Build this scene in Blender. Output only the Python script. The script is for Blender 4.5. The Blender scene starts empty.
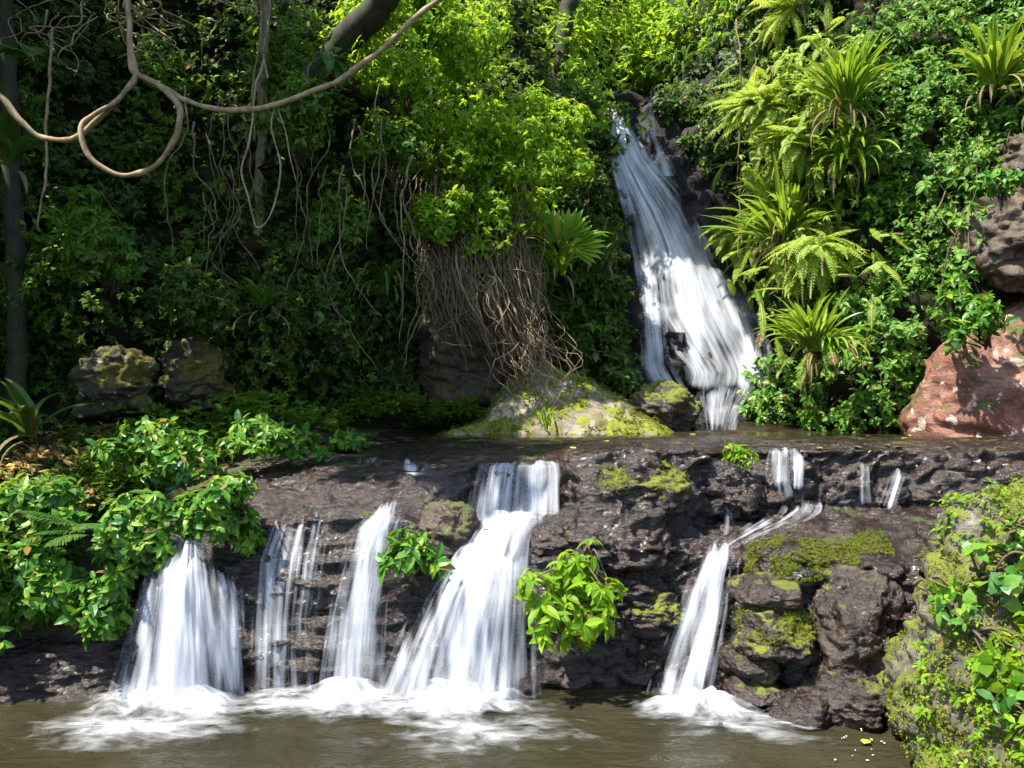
import bpy, math
import numpy as np
from mathutils import Vector
from mathutils.bvhtree import BVHTree

# ------------------------------------------------------------------ camera, sky, sun, exposure
scn = bpy.context.scene
COL = scn.collection
F, H = 800.0, 2.6                      # focal length in pixels, eye height above the pool
cam_d = bpy.data.cameras.new('camera')
cam_d.sensor_width = 36.0
cam_d.lens = 36.0 * F / 1024.0
cam_d.clip_end = 2000.0
cam = bpy.data.objects.new('camera', cam_d)
cam.location = (0, 0, H)
cam.rotation_euler = (math.radians(90), 0, 0)
COL.objects.link(cam)
scn.camera = cam

SUN_EL, SUN_AZ = math.radians(60), math.radians(234)   # azimuth clockwise from +y (the view direction)
SUNV = np.array([math.sin(SUN_AZ) * math.cos(SUN_EL), math.cos(SUN_AZ) * math.cos(SUN_EL), math.sin(SUN_EL)])
world = bpy.data.worlds.new('World')
scn.world = world
world.use_nodes = True
wn = world.node_tree
bg = wn.nodes['Background']
sky = wn.nodes.new('ShaderNodeTexSky')
sky.sky_type = 'NISHITA'
sky.sun_disc = False
sky.sun_elevation = SUN_EL
sky.sun_rotation = SUN_AZ
wn.links.new(sky.outputs[0], bg.inputs[0])
bg.inputs[1].default_value = 0.15
sl = bpy.data.lights.new('sun', 'SUN')
sl.energy = 5.0
sl.angle = math.radians(0.5)
sl.color = (1.0, 0.93, 0.80)
so = bpy.data.objects.new('sun', sl)
so.rotation_euler = Vector(-SUNV).to_track_quat('-Z', 'Y').to_euler()
COL.objects.link(so)
scn.view_settings.view_transform = 'Standard'
scn.view_settings.look = 'None'
scn.view_settings.gamma = 1.0
scn.view_settings.exposure = 1.6
scn.view_settings.use_curve_mapping = False
scn.render.engine = 'CYCLES'
cy = scn.cycles
cy.max_bounces = 6
cy.diffuse_bounces = 3
cy.glossy_bounces = 2
cy.transmission_bounces = 3
cy.transparent_max_bounces = 14
cy.caustics_reflective = False
cy.caustics_refractive = False
cy.sample_clamp_indirect = 4.0

rng = np.random.default_rng(7)

# ------------------------------------------------------------------ maths helpers
def P(px, py, d):
    px, py, d = np.broadcast_arrays(np.asarray(px, float), np.asarray(py, float), np.asarray(d, float))
    return np.stack([(px - 512) / F * d, d, H - (py - 384) / F * d], -1)

def topix(p):
    p = np.asarray(p)
    return 512 + p[..., 0] / p[..., 1] * F, 384 - (p[..., 2] - H) / p[..., 1] * F

def nrm(v):
    v = np.asarray(v, float)
    return v / np.maximum(np.linalg.norm(v, axis=-1, keepdims=True), 1e-9)

def _hash(ix, iy, iz, seed):
    h = (ix.astype(np.int64) * 374761393 + iy.astype(np.int64) * 668265263 + iz.astype(np.int64) * 2147483647 + seed * 144665) & 0xFFFFFFFF
    h = ((h ^ (h >> 13)) * 1274126177) & 0xFFFFFFFF
    h = ((h ^ (h >> 16)) * 2246822519) & 0xFFFFFFFF
    return ((h ^ (h >> 15)) & 0xFFFFFF) / float(0xFFFFFF)

def vnoise(p, seed=0):
    p = np.asarray(p, float)
    i = np.floor(p); f = p - i
    f = f * f * f * (f * (f * 6 - 15) + 10)
    ix, iy, iz = (i[..., k].astype(np.int64) for k in range(3))
    r = 0
    for a in (0, 1):
        for b in (0, 1):
            for c in (0, 1):
                w = (f[..., 0] if a else 1 - f[..., 0]) * (f[..., 1] if b else 1 - f[..., 1]) * (f[..., 2] if c else 1 - f[..., 2])
                r = r + w * _hash(ix + a, iy + b, iz + c, seed)
    return r * 2 - 1

def fbm(p, scale=1.0, octv=4, seed=0, gain=0.5):
    p = np.asarray(p, float) * scale
    r, a = 0, 1.0
    for o in range(octv):
        r = r + a * vnoise(p + 17.3 * o, seed + o)
        p = p * 2.03; a *= gain
    return r

def worley(p, seed=0):
    """nearest and second nearest jittered cell point, and a random number of the cell"""
    p = np.asarray(p, float)
    i = np.floor(p)
    f1 = np.full(p.shape[:-1], 9.0); f2 = f1.copy(); rid = np.zeros_like(f1)
    for a in (-1, 0, 1):
        for b in (-1, 0, 1):
            for c in (-1, 0, 1):
                q = i + np.array([a, b, c])
                k = [q[..., n].astype(np.int64) for n in range(3)]
                pt = q + np.stack([_hash(*k, seed + n) for n in (1, 2, 3)], -1) * 0.9
                dd = np.linalg.norm(p - pt, axis=-1)
                r = _hash(*k, seed + 9)
                near = dd < f1
                f2 = np.where(near, f1, np.minimum(f2, dd))
                rid = np.where(near, r, rid)
                f1 = np.where(near, dd, f1)
    return f1, f2, rid

def sstep(a, b, x):
    t = np.clip((x - a) / (b - a), 0, 1)
    return t * t * (3 - 2 * t)

# ------------------------------------------------------------------ mesh helpers
def link(o, parent=None):
    COL.objects.link(o)
    if parent is not None:
        o.parent = parent
    return o

def tag(o, label=None, cat=None, group=None, kind=None):
    if label: o['label'] = label
    if cat: o['category'] = cat
    if group: o['group'] = group
    if kind: o['kind'] = kind
    return o

def thing(name, loc, label, cat, group=None):
    o = bpy.data.objects.new(name, None)
    o.empty_display_size = 0.2
    o.location = [float(c) for c in loc]
    link(o)
    return tag(o, label, cat, group)

class MB:
    def __init__(self):
        self.v, self.q, self.t, self.n = [], [], [], 0
    def add(self, v, quads=None, tris=None):
        v = np.asarray(v, float).reshape(-1, 3)
        if quads is not None and len(quads): self.q.append(np.asarray(quads, np.int64).reshape(-1, 4) + self.n)
        if tris is not None and len(tris): self.t.append(np.asarray(tris, np.int64).reshape(-1, 3) + self.n)
        self.v.append(v); self.n += len(v)
    def build(self, name, mat, parent=None, smooth=True, origin=None, attrs=None, uv=None):
        v = np.concatenate(self.v) if self.v else np.zeros((0, 3))
        q = np.concatenate(self.q) if self.q else np.zeros((0, 4), np.int64)
        t = np.concatenate(self.t) if self.t else np.zeros((0, 3), np.int64)
        if origin is None:
            origin = np.array(parent.matrix_basis.translation) if parent is not None else np.zeros(3)
            if parent is not None and parent.parent is not None:
                origin = origin + np.array(parent.parent.matrix_basis.translation)
        me = bpy.data.meshes.new(name)
        me.vertices.add(len(v))
        me.vertices.foreach_set('co', (v - origin).astype(np.float32).ravel())
        li = np.concatenate([q.ravel(), t.ravel()]).astype(np.int32)
        me.loops.add(len(li))
        me.loops.foreach_set('vertex_index', li)
        me.polygons.add(len(q) + len(t))
        st = np.concatenate([np.arange(len(q)) * 4, len(q) * 4 + np.arange(len(t)) * 3]).astype(np.int32)
        me.polygons.foreach_set('loop_start', st)
        me.polygons.foreach_set('use_smooth', np.full(len(q) + len(t), smooth))
        if uv is not None:
            l = me.uv_layers.new(name='flow')
            l.data.foreach_set('uv', np.asarray(uv, np.float32)[li].ravel())
        for k, a in (attrs or {}).items():
            at = me.attributes.new(k, 'FLOAT', 'POINT')
            at.data.foreach_set('value', np.asarray(a, np.float32).ravel())
        me.update(calc_edges=True)
        me.materials.append(mat)
        o = bpy.data.objects.new(name, me)
        if parent is None:
            o.location = [float(c) for c in origin]
        return link(o, parent)

def grid_faces(m, n):
    a = np.arange(m * n).reshape(m, n)
    return np.stack([a[:-1, :-1], a[:-1, 1:], a[1:, 1:], a[1:, :-1]], -1).reshape(-1, 4)

def grid_normals(g):
    du = np.gradient(g, axis=1); dv = np.gradient(g, axis=0)
    return nrm(np.cross(du, dv))

def catmull(pts, n):
    pts = np.asarray(pts, float)
    if len(pts) == 2:
        t = np.linspace(0, 1, n)[:, None]
        return pts[0] * (1 - t) + pts[1] * t
    p = np.vstack([2 * pts[0] - pts[1], pts, 2 * pts[-1] - pts[-2]])
    s = np.linspace(0, len(pts) - 1 - 1e-6, n)
    k = s.astype(int); t = (s - k)[:, None]
    a, b, c, d = p[k], p[k + 1], p[k + 2], p[k + 3]
    return 0.5 * (2 * b + (c - a) * t + (2 * a - 5 * b + 4 * c - d) * t * t + (3 * b - a - 3 * c + d) * t ** 3)

def tube(mb, pts, r0, r1=None, n=None, sides=6, wig=0.0, seed=0):
    n = n or max(6, len(pts) * 4)
    c = catmull(pts, n)
    if wig:
        c = c + wig * np.stack([fbm(c, 3.0, 2, seed + k) for k in (1, 2, 3)], -1)
    t = nrm(np.gradient(c, axis=0))
    up = np.array([0, 0, 1.0]) if abs(t[0][2]) < 0.8 else np.array([1.0, 0, 0])
    x = np.zeros_like(c)
    a = nrm(np.cross(up, t[0]))
    for i in range(n):
        a = nrm(a - t[i] * (a @ t[i])); x[i] = a
    y = np.cross(t, x)
    r = np.linspace(r0, r0 if r1 is None else r1, n) if np.isscalar(r0) else np.interp(np.linspace(0, 1, n), np.linspace(0, 1, len(r0)), r0)
    if wig:
        kf = 1.0 if np.max(r) < .06 else .35
        r = r * (1 + kf * (0.28 * vnoise(c * 9, seed + 5) + .22 * np.clip(vnoise(c * 4, seed + 8), 0, 1)))
    th = np.arange(sides) * 2 * math.pi / sides
    ring = c[:, None] + r[:, None, None] * (np.cos(th)[None, :, None] * x[:, None] + np.sin(th)[None, :, None] * y[:, None])
    ids = np.arange(n * sides).reshape(n, sides)
    j = np.roll(ids, -1, 1)
    q = np.stack([ids[:-1], j[:-1], j[1:], ids[1:]], -1).reshape(-1, 4)
    v = np.vstack([ring.reshape(-1, 3), c[:1], c[-1:]])
    tr = [(n * sides, j[0, k], ids[0, k]) for k in range(sides)] + [(n * sides + 1, ids[-1, k], j[-1, k]) for k in range(sides)]
    mb.add(v, q, tr)
    return c

# ------------------------------------------------------------------ leaves
def leaf_t(w=0.28, fold=0.06, droop=0.25, broad=0.45):
    ys = (0.0, 0.33, 0.68, 1.0)
    zz = lambda y: -droop * y * y
    v = [(0, y, zz(y)) for y in ys]
    v += [(w, broad * .75, zz(broad * .75) + fold), (w * .85, broad + .27, zz(.7) + fold), (-w, broad * .75, zz(broad * .75) + fold), (-w * .85, broad + .27, zz(.7) + fold)]
    return np.array(v), np.array([(1, 4, 5, 2), (2, 7, 6, 1)]), np.array([(0, 4, 1), (2, 5, 3), (1, 6, 0), (3, 7, 2)])

def leaf_c(w=0.3, fold=0.05, droop=0.2):
    v = [(0, 0, 0), (w, .45, fold), (0, 1, -droop), (-w, .45, fold)]
    return np.array(v), None, np.array([(0, 1, 2), (0, 2, 3)])

def scatter(mb, pos, axis, up, size, tmpl):
    pos = np.asarray(pos, float)
    N = len(pos)
    if N == 0: return
    T, q, t = tmpl
    y = nrm(axis)
    x = nrm(np.cross(y, up) + 1e-6)
    z = np.cross(x, y)
    s = np.broadcast_to(np.asarray(size, float), (N,))[:, None, None]
    v = pos[:, None] + s * (T[None, :, 0:1] * x[:, None] + T[None, :, 1:2] * y[:, None] + T[None, :, 2:3] * z[:, None])
    off = (np.arange(N) * len(T))[:, None, None]
    mb.add(v, None if q is None else (q[None] + off), None if t is None else (t[None] + off))

def whorls(mb, cen, out, k, size, tmpl, tilt=1.1, grav=0.25, jit=0.25, r=None):
    r = r or rng
    cen = np.asarray(cen, float); out = nrm(out)
    N = len(cen)
    if N == 0: return
    a = nrm(np.cross(out, r.normal(size=(N, 3))))
    b = np.cross(out, a)
    ph = (np.arange(k) * 2 * math.pi / k)[None] + r.uniform(0, 6.28, (N, 1)) + r.normal(0, jit, (N, k))
    tl = tilt + r.normal(0, jit, (N, k))
    rad = np.cos(ph)[..., None] * a[:, None] + np.sin(ph)[..., None] * b[:, None]
    ax = np.cos(tl)[..., None] * out[:, None] + np.sin(tl)[..., None] * rad
    ax = ax + np.array([0, 0, -grav]) + r.normal(0, .08, ax.shape)
    up = out[:, None] * .8 + np.array([0, 0, .5]) + r.normal(0, .18, ax.shape)
    sz = size * r.uniform(.5, 1.2, (N, k)) * r.uniform(.6, 1.3, (N, 1))
    scatter(mb, np.repeat(cen, k, 0), ax.reshape(-1, 3), up.reshape(-1, 3), sz.ravel(), tmpl)

def lobed(cen, rad, n, nl, r, lob=0.45, shell=0.35):
    """points of an uneven, gappy crown: several lobes inside an ellipsoid, and their outward directions"""
    cen = np.asarray(cen, float); rad = np.asarray(rad, float)
    lc = nrm(r.normal(size=(nl, 3))) * (r.uniform(0.25, .85, (nl, 1)))
    lr = lob * r.uniform(.6, 1.25, nl)
    w = r.integers(0, nl, n)
    d = nrm(r.normal(size=(n, 3)))
    rr = (1 - shell * r.random((n, 1)) ** 1.5)
    p = lc[w] + d * rr * lr[w][:, None]
    out = d * 1.0 + p * .5 + np.array([0, -.12, .35])
    return cen + p * rad, nrm(out)

def blade(mb, base, dirh, length, width, rise, arch, n=9, twist=0.0, fold=.25):
    """a strap-shaped frond that rises and arches over"""
    s = np.linspace(0, 1, n)
    d = nrm(np.array([dirh[0], dirh[1], 0.0]))
    ang = rise - arch * s ** 1.4
    dx = np.cumsum(np.cos(ang)) / n * length; dz = np.cumsum(np.sin(ang)) / n * length
    c = np.asarray(base) + dx[:, None] * d + dz[:, None] * np.array([0, 0, 1.0])
    side = np.cross(d, [0, 0, 1.0])
    upv = np.stack([-np.sin(ang)[:, None] * d + np.cos(ang)[:, None] * np.array([0, 0, 1.0])])[0]
    w = width * (np.clip(s * 5 + .35, 0, 1) * np.clip((1 - s) * 3.2, 0.02, 1) ** .7)
    tw = twist * s
    sv = side * np.cos(tw)[:, None] + upv * np.sin(tw)[:, None]
    l = c - sv * w[:, None] / 2 + upv * (w * fold)[:, None]
    r_ = c + sv * w[:, None] / 2 + upv * (w * fold)[:, None]
    g = np.stack([l, c, r_], 1)
    mb.add(g, grid_faces(n, 3))

def pinnate(mb, base, dirv, length, width, arch, n=16, seg=3, r=None, tm=None):
    """a feathery fern frond with pairs of leaflets"""
    r = r or rng
    tm = tm or leaf_c(.2, .02, .15)
    s = np.linspace(0, 1, n + 1)
    d = np.array([dirv[0], dirv[1], 0.0]); hl = np.linalg.norm(d); d = d / max(hl, 1e-6)
    rise = math.atan2(dirv[2], max(hl, 1e-6))
    ang = rise - arch * s ** 1.2
    c = np.asarray(base) + np.cumsum(np.cos(ang))[:, None] / n * length * d + np.cumsum(np.sin(ang))[:, None] / n * length * np.array([0, 0, 1.0])
    side = np.cross(d, [0, 0, 1.0])
    tang = np.cos(ang)[:, None] * d + np.sin(ang)[:, None] * np.array([0, 0, 1.0])
    upv = np.cross(side, tang)
    prof = width * np.clip(np.sin(np.pi * (0.12 + 0.86 * s)), .08, 1)
    for sg in (-1, 1):
        ax = sg * side + tang * .45 - np.array([0, 0, .18])
        ax = ax + r.normal(0, .06, ax.shape)
        scatter(mb, c[1:], ax[1:], upv[1:], prof[1:], tm)
    w = length * .012
    g = np.stack([c - side * w, c + side * w], 1)
    mb.add(g, grid_faces(n + 1, 2))

# ------------------------------------------------------------------ materials
def new_mat(name):
    m = bpy.data.materials.new(name)
    m.use_nodes = True
    nt = m.node_tree
    for n in list(nt.nodes): nt.nodes.remove(n)
    out = nt.nodes.new('ShaderNodeOutputMaterial')
    return m, nt, out

class G:
    """small node writer"""
    def __init__(self, nt): self.nt = nt
    def n(self, typ, ins=None, **props):
        nd = self.nt.nodes.new(typ)
        for k, v in props.items(): setattr(nd, k, v)
        for k, v in (ins or {}).items(): self.set(nd.inputs[k], v)
        return nd
    def set(self, s, v):
        if hasattr(v, 'is_linked') or isinstance(v, bpy.types.NodeSocket): self.nt.links.new(v, s)
        else: s.default_value = v
    def math(self, op, a, b=0.0, c=None, clamp=False):
        nd = self.n('ShaderNodeMath', operation=op, use_clamp=clamp)
        self.set(nd.inputs[0], a); self.set(nd.inputs[1], b)
        if c is not None: self.set(nd.inputs[2], c)
        return nd.outputs[0]
    def ramp(self, fac, stops):
        nd = self.n('ShaderNodeValToRGB')
        self.set(nd.inputs[0], fac)
        e = nd.color_ramp.elements
        while len(e) < len(stops): e.new(0.5)
        for el, (p, c) in zip(e, stops):
            el.position = p
            el.color = (*c, 1) if not np.isscalar(c) else (c, c, c, 1)
        return nd.outputs[0]
    def mix(self, fac, a, b):
        nd = self.n('ShaderNodeMix', data_type='RGBA')
        self.set(nd.inputs[0], fac); self.set(nd.inputs[6], a if not isinstance(a, tuple) else (*a, 1)); self.set(nd.inputs[7], b if not isinstance(b, tuple) else (*b, 1))
        return nd.outputs[2]
    def noise(self, vec, scale, detail=4, rough=.55, dist=0.0):
        return self.n('ShaderNodeTexNoise', {'Vector': vec, 'Scale': scale, 'Detail': detail, 'Roughness': rough, 'Distortion': dist}).outputs[0]
    def mapping(self, vec, scale=(1, 1, 1), loc=(0, 0, 0)):
        return self.n('ShaderNodeMapping', {'Vector': vec, 'Scale': scale, 'Location': loc}).outputs[0]

def leaf_mat(name, cols, trans=.4, tcol=None, rough=.5, spec=.3, old=True):
    m, nt, out = new_mat(name)
    g = G(nt)
    geo = g.n('ShaderNodeNewGeometry')
    rnd = geo.outputs['Random Per Island']
    k = len(cols)
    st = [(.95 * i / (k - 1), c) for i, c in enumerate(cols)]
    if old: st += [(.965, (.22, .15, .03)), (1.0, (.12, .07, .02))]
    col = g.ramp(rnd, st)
    bs = g.n('ShaderNodeBsdfPrincipled', {'Base Color': col, 'Roughness': rough, 'Specular IOR Level': spec})
    tr = g.n('ShaderNodeBsdfTranslucent', {'Color': g.mix(.6, col, tcol or (.25, .40, .02))})
    mx = g.n('ShaderNodeMixShader', {0: trans, 1: bs.outputs[0], 2: tr.outputs[0]})
    nt.links.new(mx.outputs[0], out.inputs[0])
    return m

def bark_mat(name, c0, c1, moss=None, mossy=.5, rough=.85):
    m, nt, out = new_mat(name)
    g = G(nt)
    tc = g.n('ShaderNodeTexCoord').outputs['Object']
    n1 = g.noise(g.mapping(tc, (9, 9, 3)), 1.6, 5, .65)
    col = g.ramp(n1, [(.3, c0), (.7, c1)])
    isl = g.n('ShaderNodeNewGeometry').outputs['Random Per Island']
    col = g.mix(g.math('MULTIPLY', isl, .65), col, c0)
    blot = g.noise(tc, 5.5, 4, .65)
    col = g.mix(g.ramp(blot, [(.5, 0.0), (.68, .75)]), col, tuple(c * .7 for c in c0))
    if moss:
        n2 = g.noise(tc, 3.0, 4)
        col = g.mix(g.ramp(n2, [(mossy - .06, 0.0), (mossy + .08, 1.0)]), col, moss)
    bp = g.n('ShaderNodeBump', {'Strength': .7, 'Distance': .02, 'Height': n1})
    bs = g.n('ShaderNodeBsdfPrincipled', {'Base Color': col, 'Roughness': rough, 'Normal': bp.outputs[0]})
    nt.links.new(bs.outputs[0], out.inputs[0])
    return m

def rock_mat(name, c0, c1, c2, moss=None, moss_amt=.5, up=1.0, rough=(.25, .6), lichen=None, lich_amt=.66, scale=1.0, strata=2.5, spec=.5, mossdark=None, litter=None, coat=0.0):
    """weathered rock: three tones, fine grain, moss where the stone faces up and noise allows, pale lichen spots"""
    m, nt, out = new_mat(name)
    g = G(nt)
    tc = g.n('ShaderNodeTexCoord').outputs['Object']
    geo = g.n('ShaderNodeNewGeometry')
    sv = g.mapping(tc, (1, 1, strata))
    n1 = g.noise(sv, 1.3 * scale, 6, .62, .6)
    n2 = g.noise(sv, 9.0 * scale, 6, .7)
    n3 = g.noise(tc, 38.0 * scale, 3, .6)
    f = g.math('ADD', g.math('MULTIPLY', n1, .6), g.math('MULTIPLY', n2, .4))
    col = g.ramp(f, [(.34, c0), (.5, c1), (.66, c2)])
    h = g.math('ADD', g.math('MULTIPLY', n2, .7), g.math('MULTIPLY', n3, .22))
    h = g.math('ADD', h, n1)
    rg = g.ramp(n2, [(.3, rough[0]), (.7, rough[1])])
    if lichen:
        nl = g.noise(tc, 5.0 * scale, 3, .5, .4)
        ml = g.ramp(nl, [(lich_amt, 0.0), (lich_amt + .03, 1.0)])
        col = g.mix(ml, col, lichen)
    if litter:
        nl2 = g.noise(tc, 14.0, 3, .6)
        col = g.mix(g.ramp(nl2, [(.52, 0.0), (.6, 1.0)]), col, litter)
    if moss:
        nz = g.n('ShaderNodeSeparateXYZ', {0: geo.outputs['Normal']}).outputs[2]
        nm = g.noise(tc, 2.2 * scale, 6, .68)
        mm = g.math('ADD', g.math('MULTIPLY', nz, .28 * up), nm)
        mask = g.ramp(mm, [(1.05 - moss_amt, 0.0), (1.13 - moss_amt, 1.0)])
        mc = g.mix(g.ramp(g.noise(tc, 7.0, 4, .7), [(.35, 0.0), (.65, 1.0)]), mossdark or tuple(c * .45 for c in moss), moss)
        col = g.mix(mask, col, mc)
        rg = g.mix(mask, rg, (.9, .9, .9))
        h = g.math('ADD', h, g.math('MULTIPLY', g.math('MULTIPLY', mask, g.noise(tc, 60.0, 2)), .5))
    bp = g.n('ShaderNodeBump', {'Strength': .85, 'Distance': .05, 'Height': h})
    bs = g.n('ShaderNodeBsdfPrincipled', {'Base Color': col, 'Roughness': rg, 'Specular IOR Level': spec, 'Normal': bp.outputs[0], 'Coat Weight': coat, 'Coat Roughness': .12, 'Coat Normal': bp.outputs[0]})
    nt.links.new(bs.outputs[0], out.inputs[0])
    return m

def fall_mat(name, fu=17.0, fv=.42, K=4.2, col=(.54, .57, .64)):
    """long silky threads of falling water: streaks run along the flow (uv in metres)"""
    m, nt, out = new_mat(name)
    g = G(nt)
    uv = g.n('ShaderNodeUVMap', uv_map='flow').outputs[0]
    den = g.n('ShaderNodeAttribute', attribute_name='cover').outputs['Fac']
    n1 = g.noise(g.mapping(uv, (fu * .4, fv, 1)), 1.0, 3, .5, .3)
    n2 = g.noise(g.mapping(uv, (fu * 1.5, fv * 1.1, 1), (3, 7, 0)), 1.0, 3, .6)
    n3 = g.noise(g.mapping(uv, (fu * .16, fv * 1.6, 1), (11, 2, 0)), 1.0, 3, .6, .5)
    s = g.math('ADD', g.math('MULTIPLY', n1, .38), g.math('MULTIPLY', n2, .36))
    s = g.math('ADD', s, g.math('MULTIPLY', n3, .26))
    a = g.math('ADD', g.math('MULTIPLY', g.math('SUBTRACT', s, .5), K), den, clamp=True)
    a = g.math('MULTIPLY', g.math('POWER', a, 1.35), .95)
    bp = g.n('ShaderNodeBump', {'Strength': .4, 'Distance': .006, 'Height': s})
    d = g.n('ShaderNodeBsdfPrincipled', {'Base Color': (*col, 1), 'Roughness': .45, 'Specular IOR Level': .35, 'Normal': bp.outputs[0]})
    t = g.n('ShaderNodeBsdfTranslucent', {'Color': (*col, 1)})
    w = g.n('ShaderNodeMixShader', {0: .25, 1: d.outputs[0], 2: t.outputs[0]})
    tp = g.n('ShaderNodeBsdfTransparent')
    mx = g.n('ShaderNodeMixShader', {0: a, 1: tp.outputs[0], 2: w.outputs[0]})
    nt.links.new(mx.outputs[0], out.inputs[0])
    return m

def foam_mat():
    m, nt, out = new_mat('foam')
    g = G(nt)
    tc = g.n('ShaderNodeTexCoord').outputs['Object']
    uv = g.n('ShaderNodeUVMap', uv_map='flow').outputs[0]
    den = g.n('ShaderNodeAttribute', attribute_name='cover').outputs['Fac']
    n1 = g.noise(g.mapping(uv, (2.6, 4.5, 1)), 1.0, 5, .6, .8)
    n2 = g.noise(g.mapping(tc, (5, 9, 5)), 1.0, 5, .65, .6)
    s = g.math('ADD', g.math('MULTIPLY', n1, .45), g.math('MULTIPLY', n2, .55))
    a = g.math('ADD', g.math('MULTIPLY', g.math('SUBTRACT', s, .5), 2.5), den, clamp=True)
    a = g.math('MULTIPLY', g.math('POWER', a, 1.7), .93)
    bp = g.n('ShaderNodeBump', {'Strength': .6, 'Distance': .04, 'Height': s})
    d = g.n('ShaderNodeBsdfPrincipled', {'Base Color': (.42, .44, .47, 1), 'Roughness': .5, 'Specular IOR Level': .3, 'Normal': bp.outputs[0]})
    tp = g.n('ShaderNodeBsdfTransparent')
    mx = g.n('ShaderNodeMixShader', {0: a, 1: tp.outputs[0], 2: d.outputs[0]})
    nt.links.new(mx.outputs[0], out.inputs[0])
    return m

def water_mat(name, c0, c1, scale, dist, rough=.06, stretch=(1, 2.2, 1)):
    m, nt, out = new_mat(name)
    g = G(nt)
    tc = g.n('ShaderNodeTexCoord').outputs['Object']
    n1 = g.noise(g.mapping(tc, stretch), scale, 4, .55, .8)
    n2 = g.noise(g.mapping(tc, stretch), scale * 4, 3, .5, .3)
    h = g.math('ADD', n1, g.math('MULTIPLY', n2, .22))
    col = g.mix(g.ramp(g.noise(tc, .8, 3), [(.35, 0.0), (.65, 1.0)]), c0, c1)
    bp = g.n('ShaderNodeBump', {'Strength': .55, 'Distance': dist, 'Height': h})
    bs = g.n('ShaderNodeBsdfPrincipled', {'Base Color': col, 'Roughness': rough, 'IOR': 1.33, 'Normal': bp.outputs[0]})
    nt.links.new(bs.outputs[0], out.inputs[0])
    return m

M = {}
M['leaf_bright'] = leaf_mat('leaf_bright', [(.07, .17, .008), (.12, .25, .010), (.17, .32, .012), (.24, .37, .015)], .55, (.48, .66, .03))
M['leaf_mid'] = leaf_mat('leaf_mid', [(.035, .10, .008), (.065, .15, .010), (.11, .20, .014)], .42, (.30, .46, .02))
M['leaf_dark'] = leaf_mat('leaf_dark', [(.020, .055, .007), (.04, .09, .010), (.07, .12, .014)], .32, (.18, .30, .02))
M['leaf_gloss'] = leaf_mat('leaf_gloss', [(.02, .08, .010), (.035, .125, .012), (.06, .17, .014), (.10, .22, .018), (.16, .26, .02)], .3, (.20, .38, .03), .42, .32)
M['leaf_creeper'] = leaf_mat('leaf_creeper', [(.04, .12, .014), (.075, .18, .02), (.13, .25, .025)], .36, (.30, .48, .04), .45, .3)
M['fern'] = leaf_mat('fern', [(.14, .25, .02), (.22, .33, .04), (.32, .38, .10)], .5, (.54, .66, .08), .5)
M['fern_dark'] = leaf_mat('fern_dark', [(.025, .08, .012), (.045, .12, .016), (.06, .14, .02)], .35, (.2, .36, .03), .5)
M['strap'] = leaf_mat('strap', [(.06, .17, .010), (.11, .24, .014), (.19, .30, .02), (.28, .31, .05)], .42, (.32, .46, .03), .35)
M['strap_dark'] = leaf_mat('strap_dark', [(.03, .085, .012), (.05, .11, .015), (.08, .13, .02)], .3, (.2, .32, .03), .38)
M['dead'] = leaf_mat('dead', [(.07, .05, .02), (.14, .105, .045), (.22, .18, .09)], .25, (.3, .2, .06), .7, old=False)
M['litter'] = leaf_mat('litter', [(.08, .045, .015), (.16, .09, .03), (.35, .24, .05)], .15, (.3, .2, .06), .6, old=False)
M['yellow'] = leaf_mat('yellow', [(.5, .4, .05), (.6, .48, .03)], .15, (.5, .4, .06), .5, old=False)
M['petal'] = leaf_mat('petal', [(.6, .58, .45), (.75, .73, .6)], .15, (.6, .6, .5), .5, old=False)
M['moss_tuft'] = leaf_mat('moss_tuft', [(.05, .085, .006), (.11, .15, .008), (.19, .21, .010)], .3, (.28, .33, .01), .8, old=False)
M['bark'] = bark_mat('bark', (.012, .009, .006), (.05, .036, .024), (.022, .036, .006), .5)
M['bark_pale'] = bark_mat('bark_pale', (.12, .09, .05), (.34, .28, .19))
M['liana'] = bark_mat('liana', (.13, .085, .035), (.40, .31, .18))
M['root'] = bark_mat('root', (.10, .07, .035), (.30, .23, .14))
M['twig'] = bark_mat('twig', (.05, .04, .02), (.14, .11, .06))
M['stem'] = bark_mat('stem', (.04, .06, .02), (.10, .10, .04))
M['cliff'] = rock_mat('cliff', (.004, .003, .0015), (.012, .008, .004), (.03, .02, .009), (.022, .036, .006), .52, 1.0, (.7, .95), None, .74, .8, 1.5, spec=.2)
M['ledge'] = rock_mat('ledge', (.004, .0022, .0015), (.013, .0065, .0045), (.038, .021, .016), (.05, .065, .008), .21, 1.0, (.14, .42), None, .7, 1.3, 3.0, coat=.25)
M['bank_soil'] = rock_mat('bank_soil', (.015, .010, .007), (.035, .025, .015), (.08, .06, .035), (.04, .06, .010), .32, 1.0, (.6, .9), None, .7, 1.4, 1.0, litter=(.06, .04, .018))
M['block'] = rock_mat('block', (.006, .0035, .0025), (.021, .0125, .009), (.085, .058, .044), (.10, .12, .010), .24, 1.2, (.18, .5), None, .7, 1.6, 2.0, coat=.2)
M['block_mossy'] = rock_mat('block_mossy', (.006, .004, .003), (.021, .014, .010), (.075, .052, .040), (.13, .15, .010), .46, 1.0, (.2, .5), None, .7, 1.3, 2.0)
M['bank_mossy'] = rock_mat('bank_mossy', (.02, .018, .014), (.06, .05, .04), (.22, .2, .17), (.13, .155, .012), .54, .5, (.5, .8), None, .7, 1.2, 1.2)
M['red_rock'] = rock_mat('red_rock', (.04, .015, .009), (.15, .058, .036), (.34, .19, .14), (.09, .09, .02), .40, 1.0, (.4, .7), (.42, .33, .28), .62, 1.1, 1.5)
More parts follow.
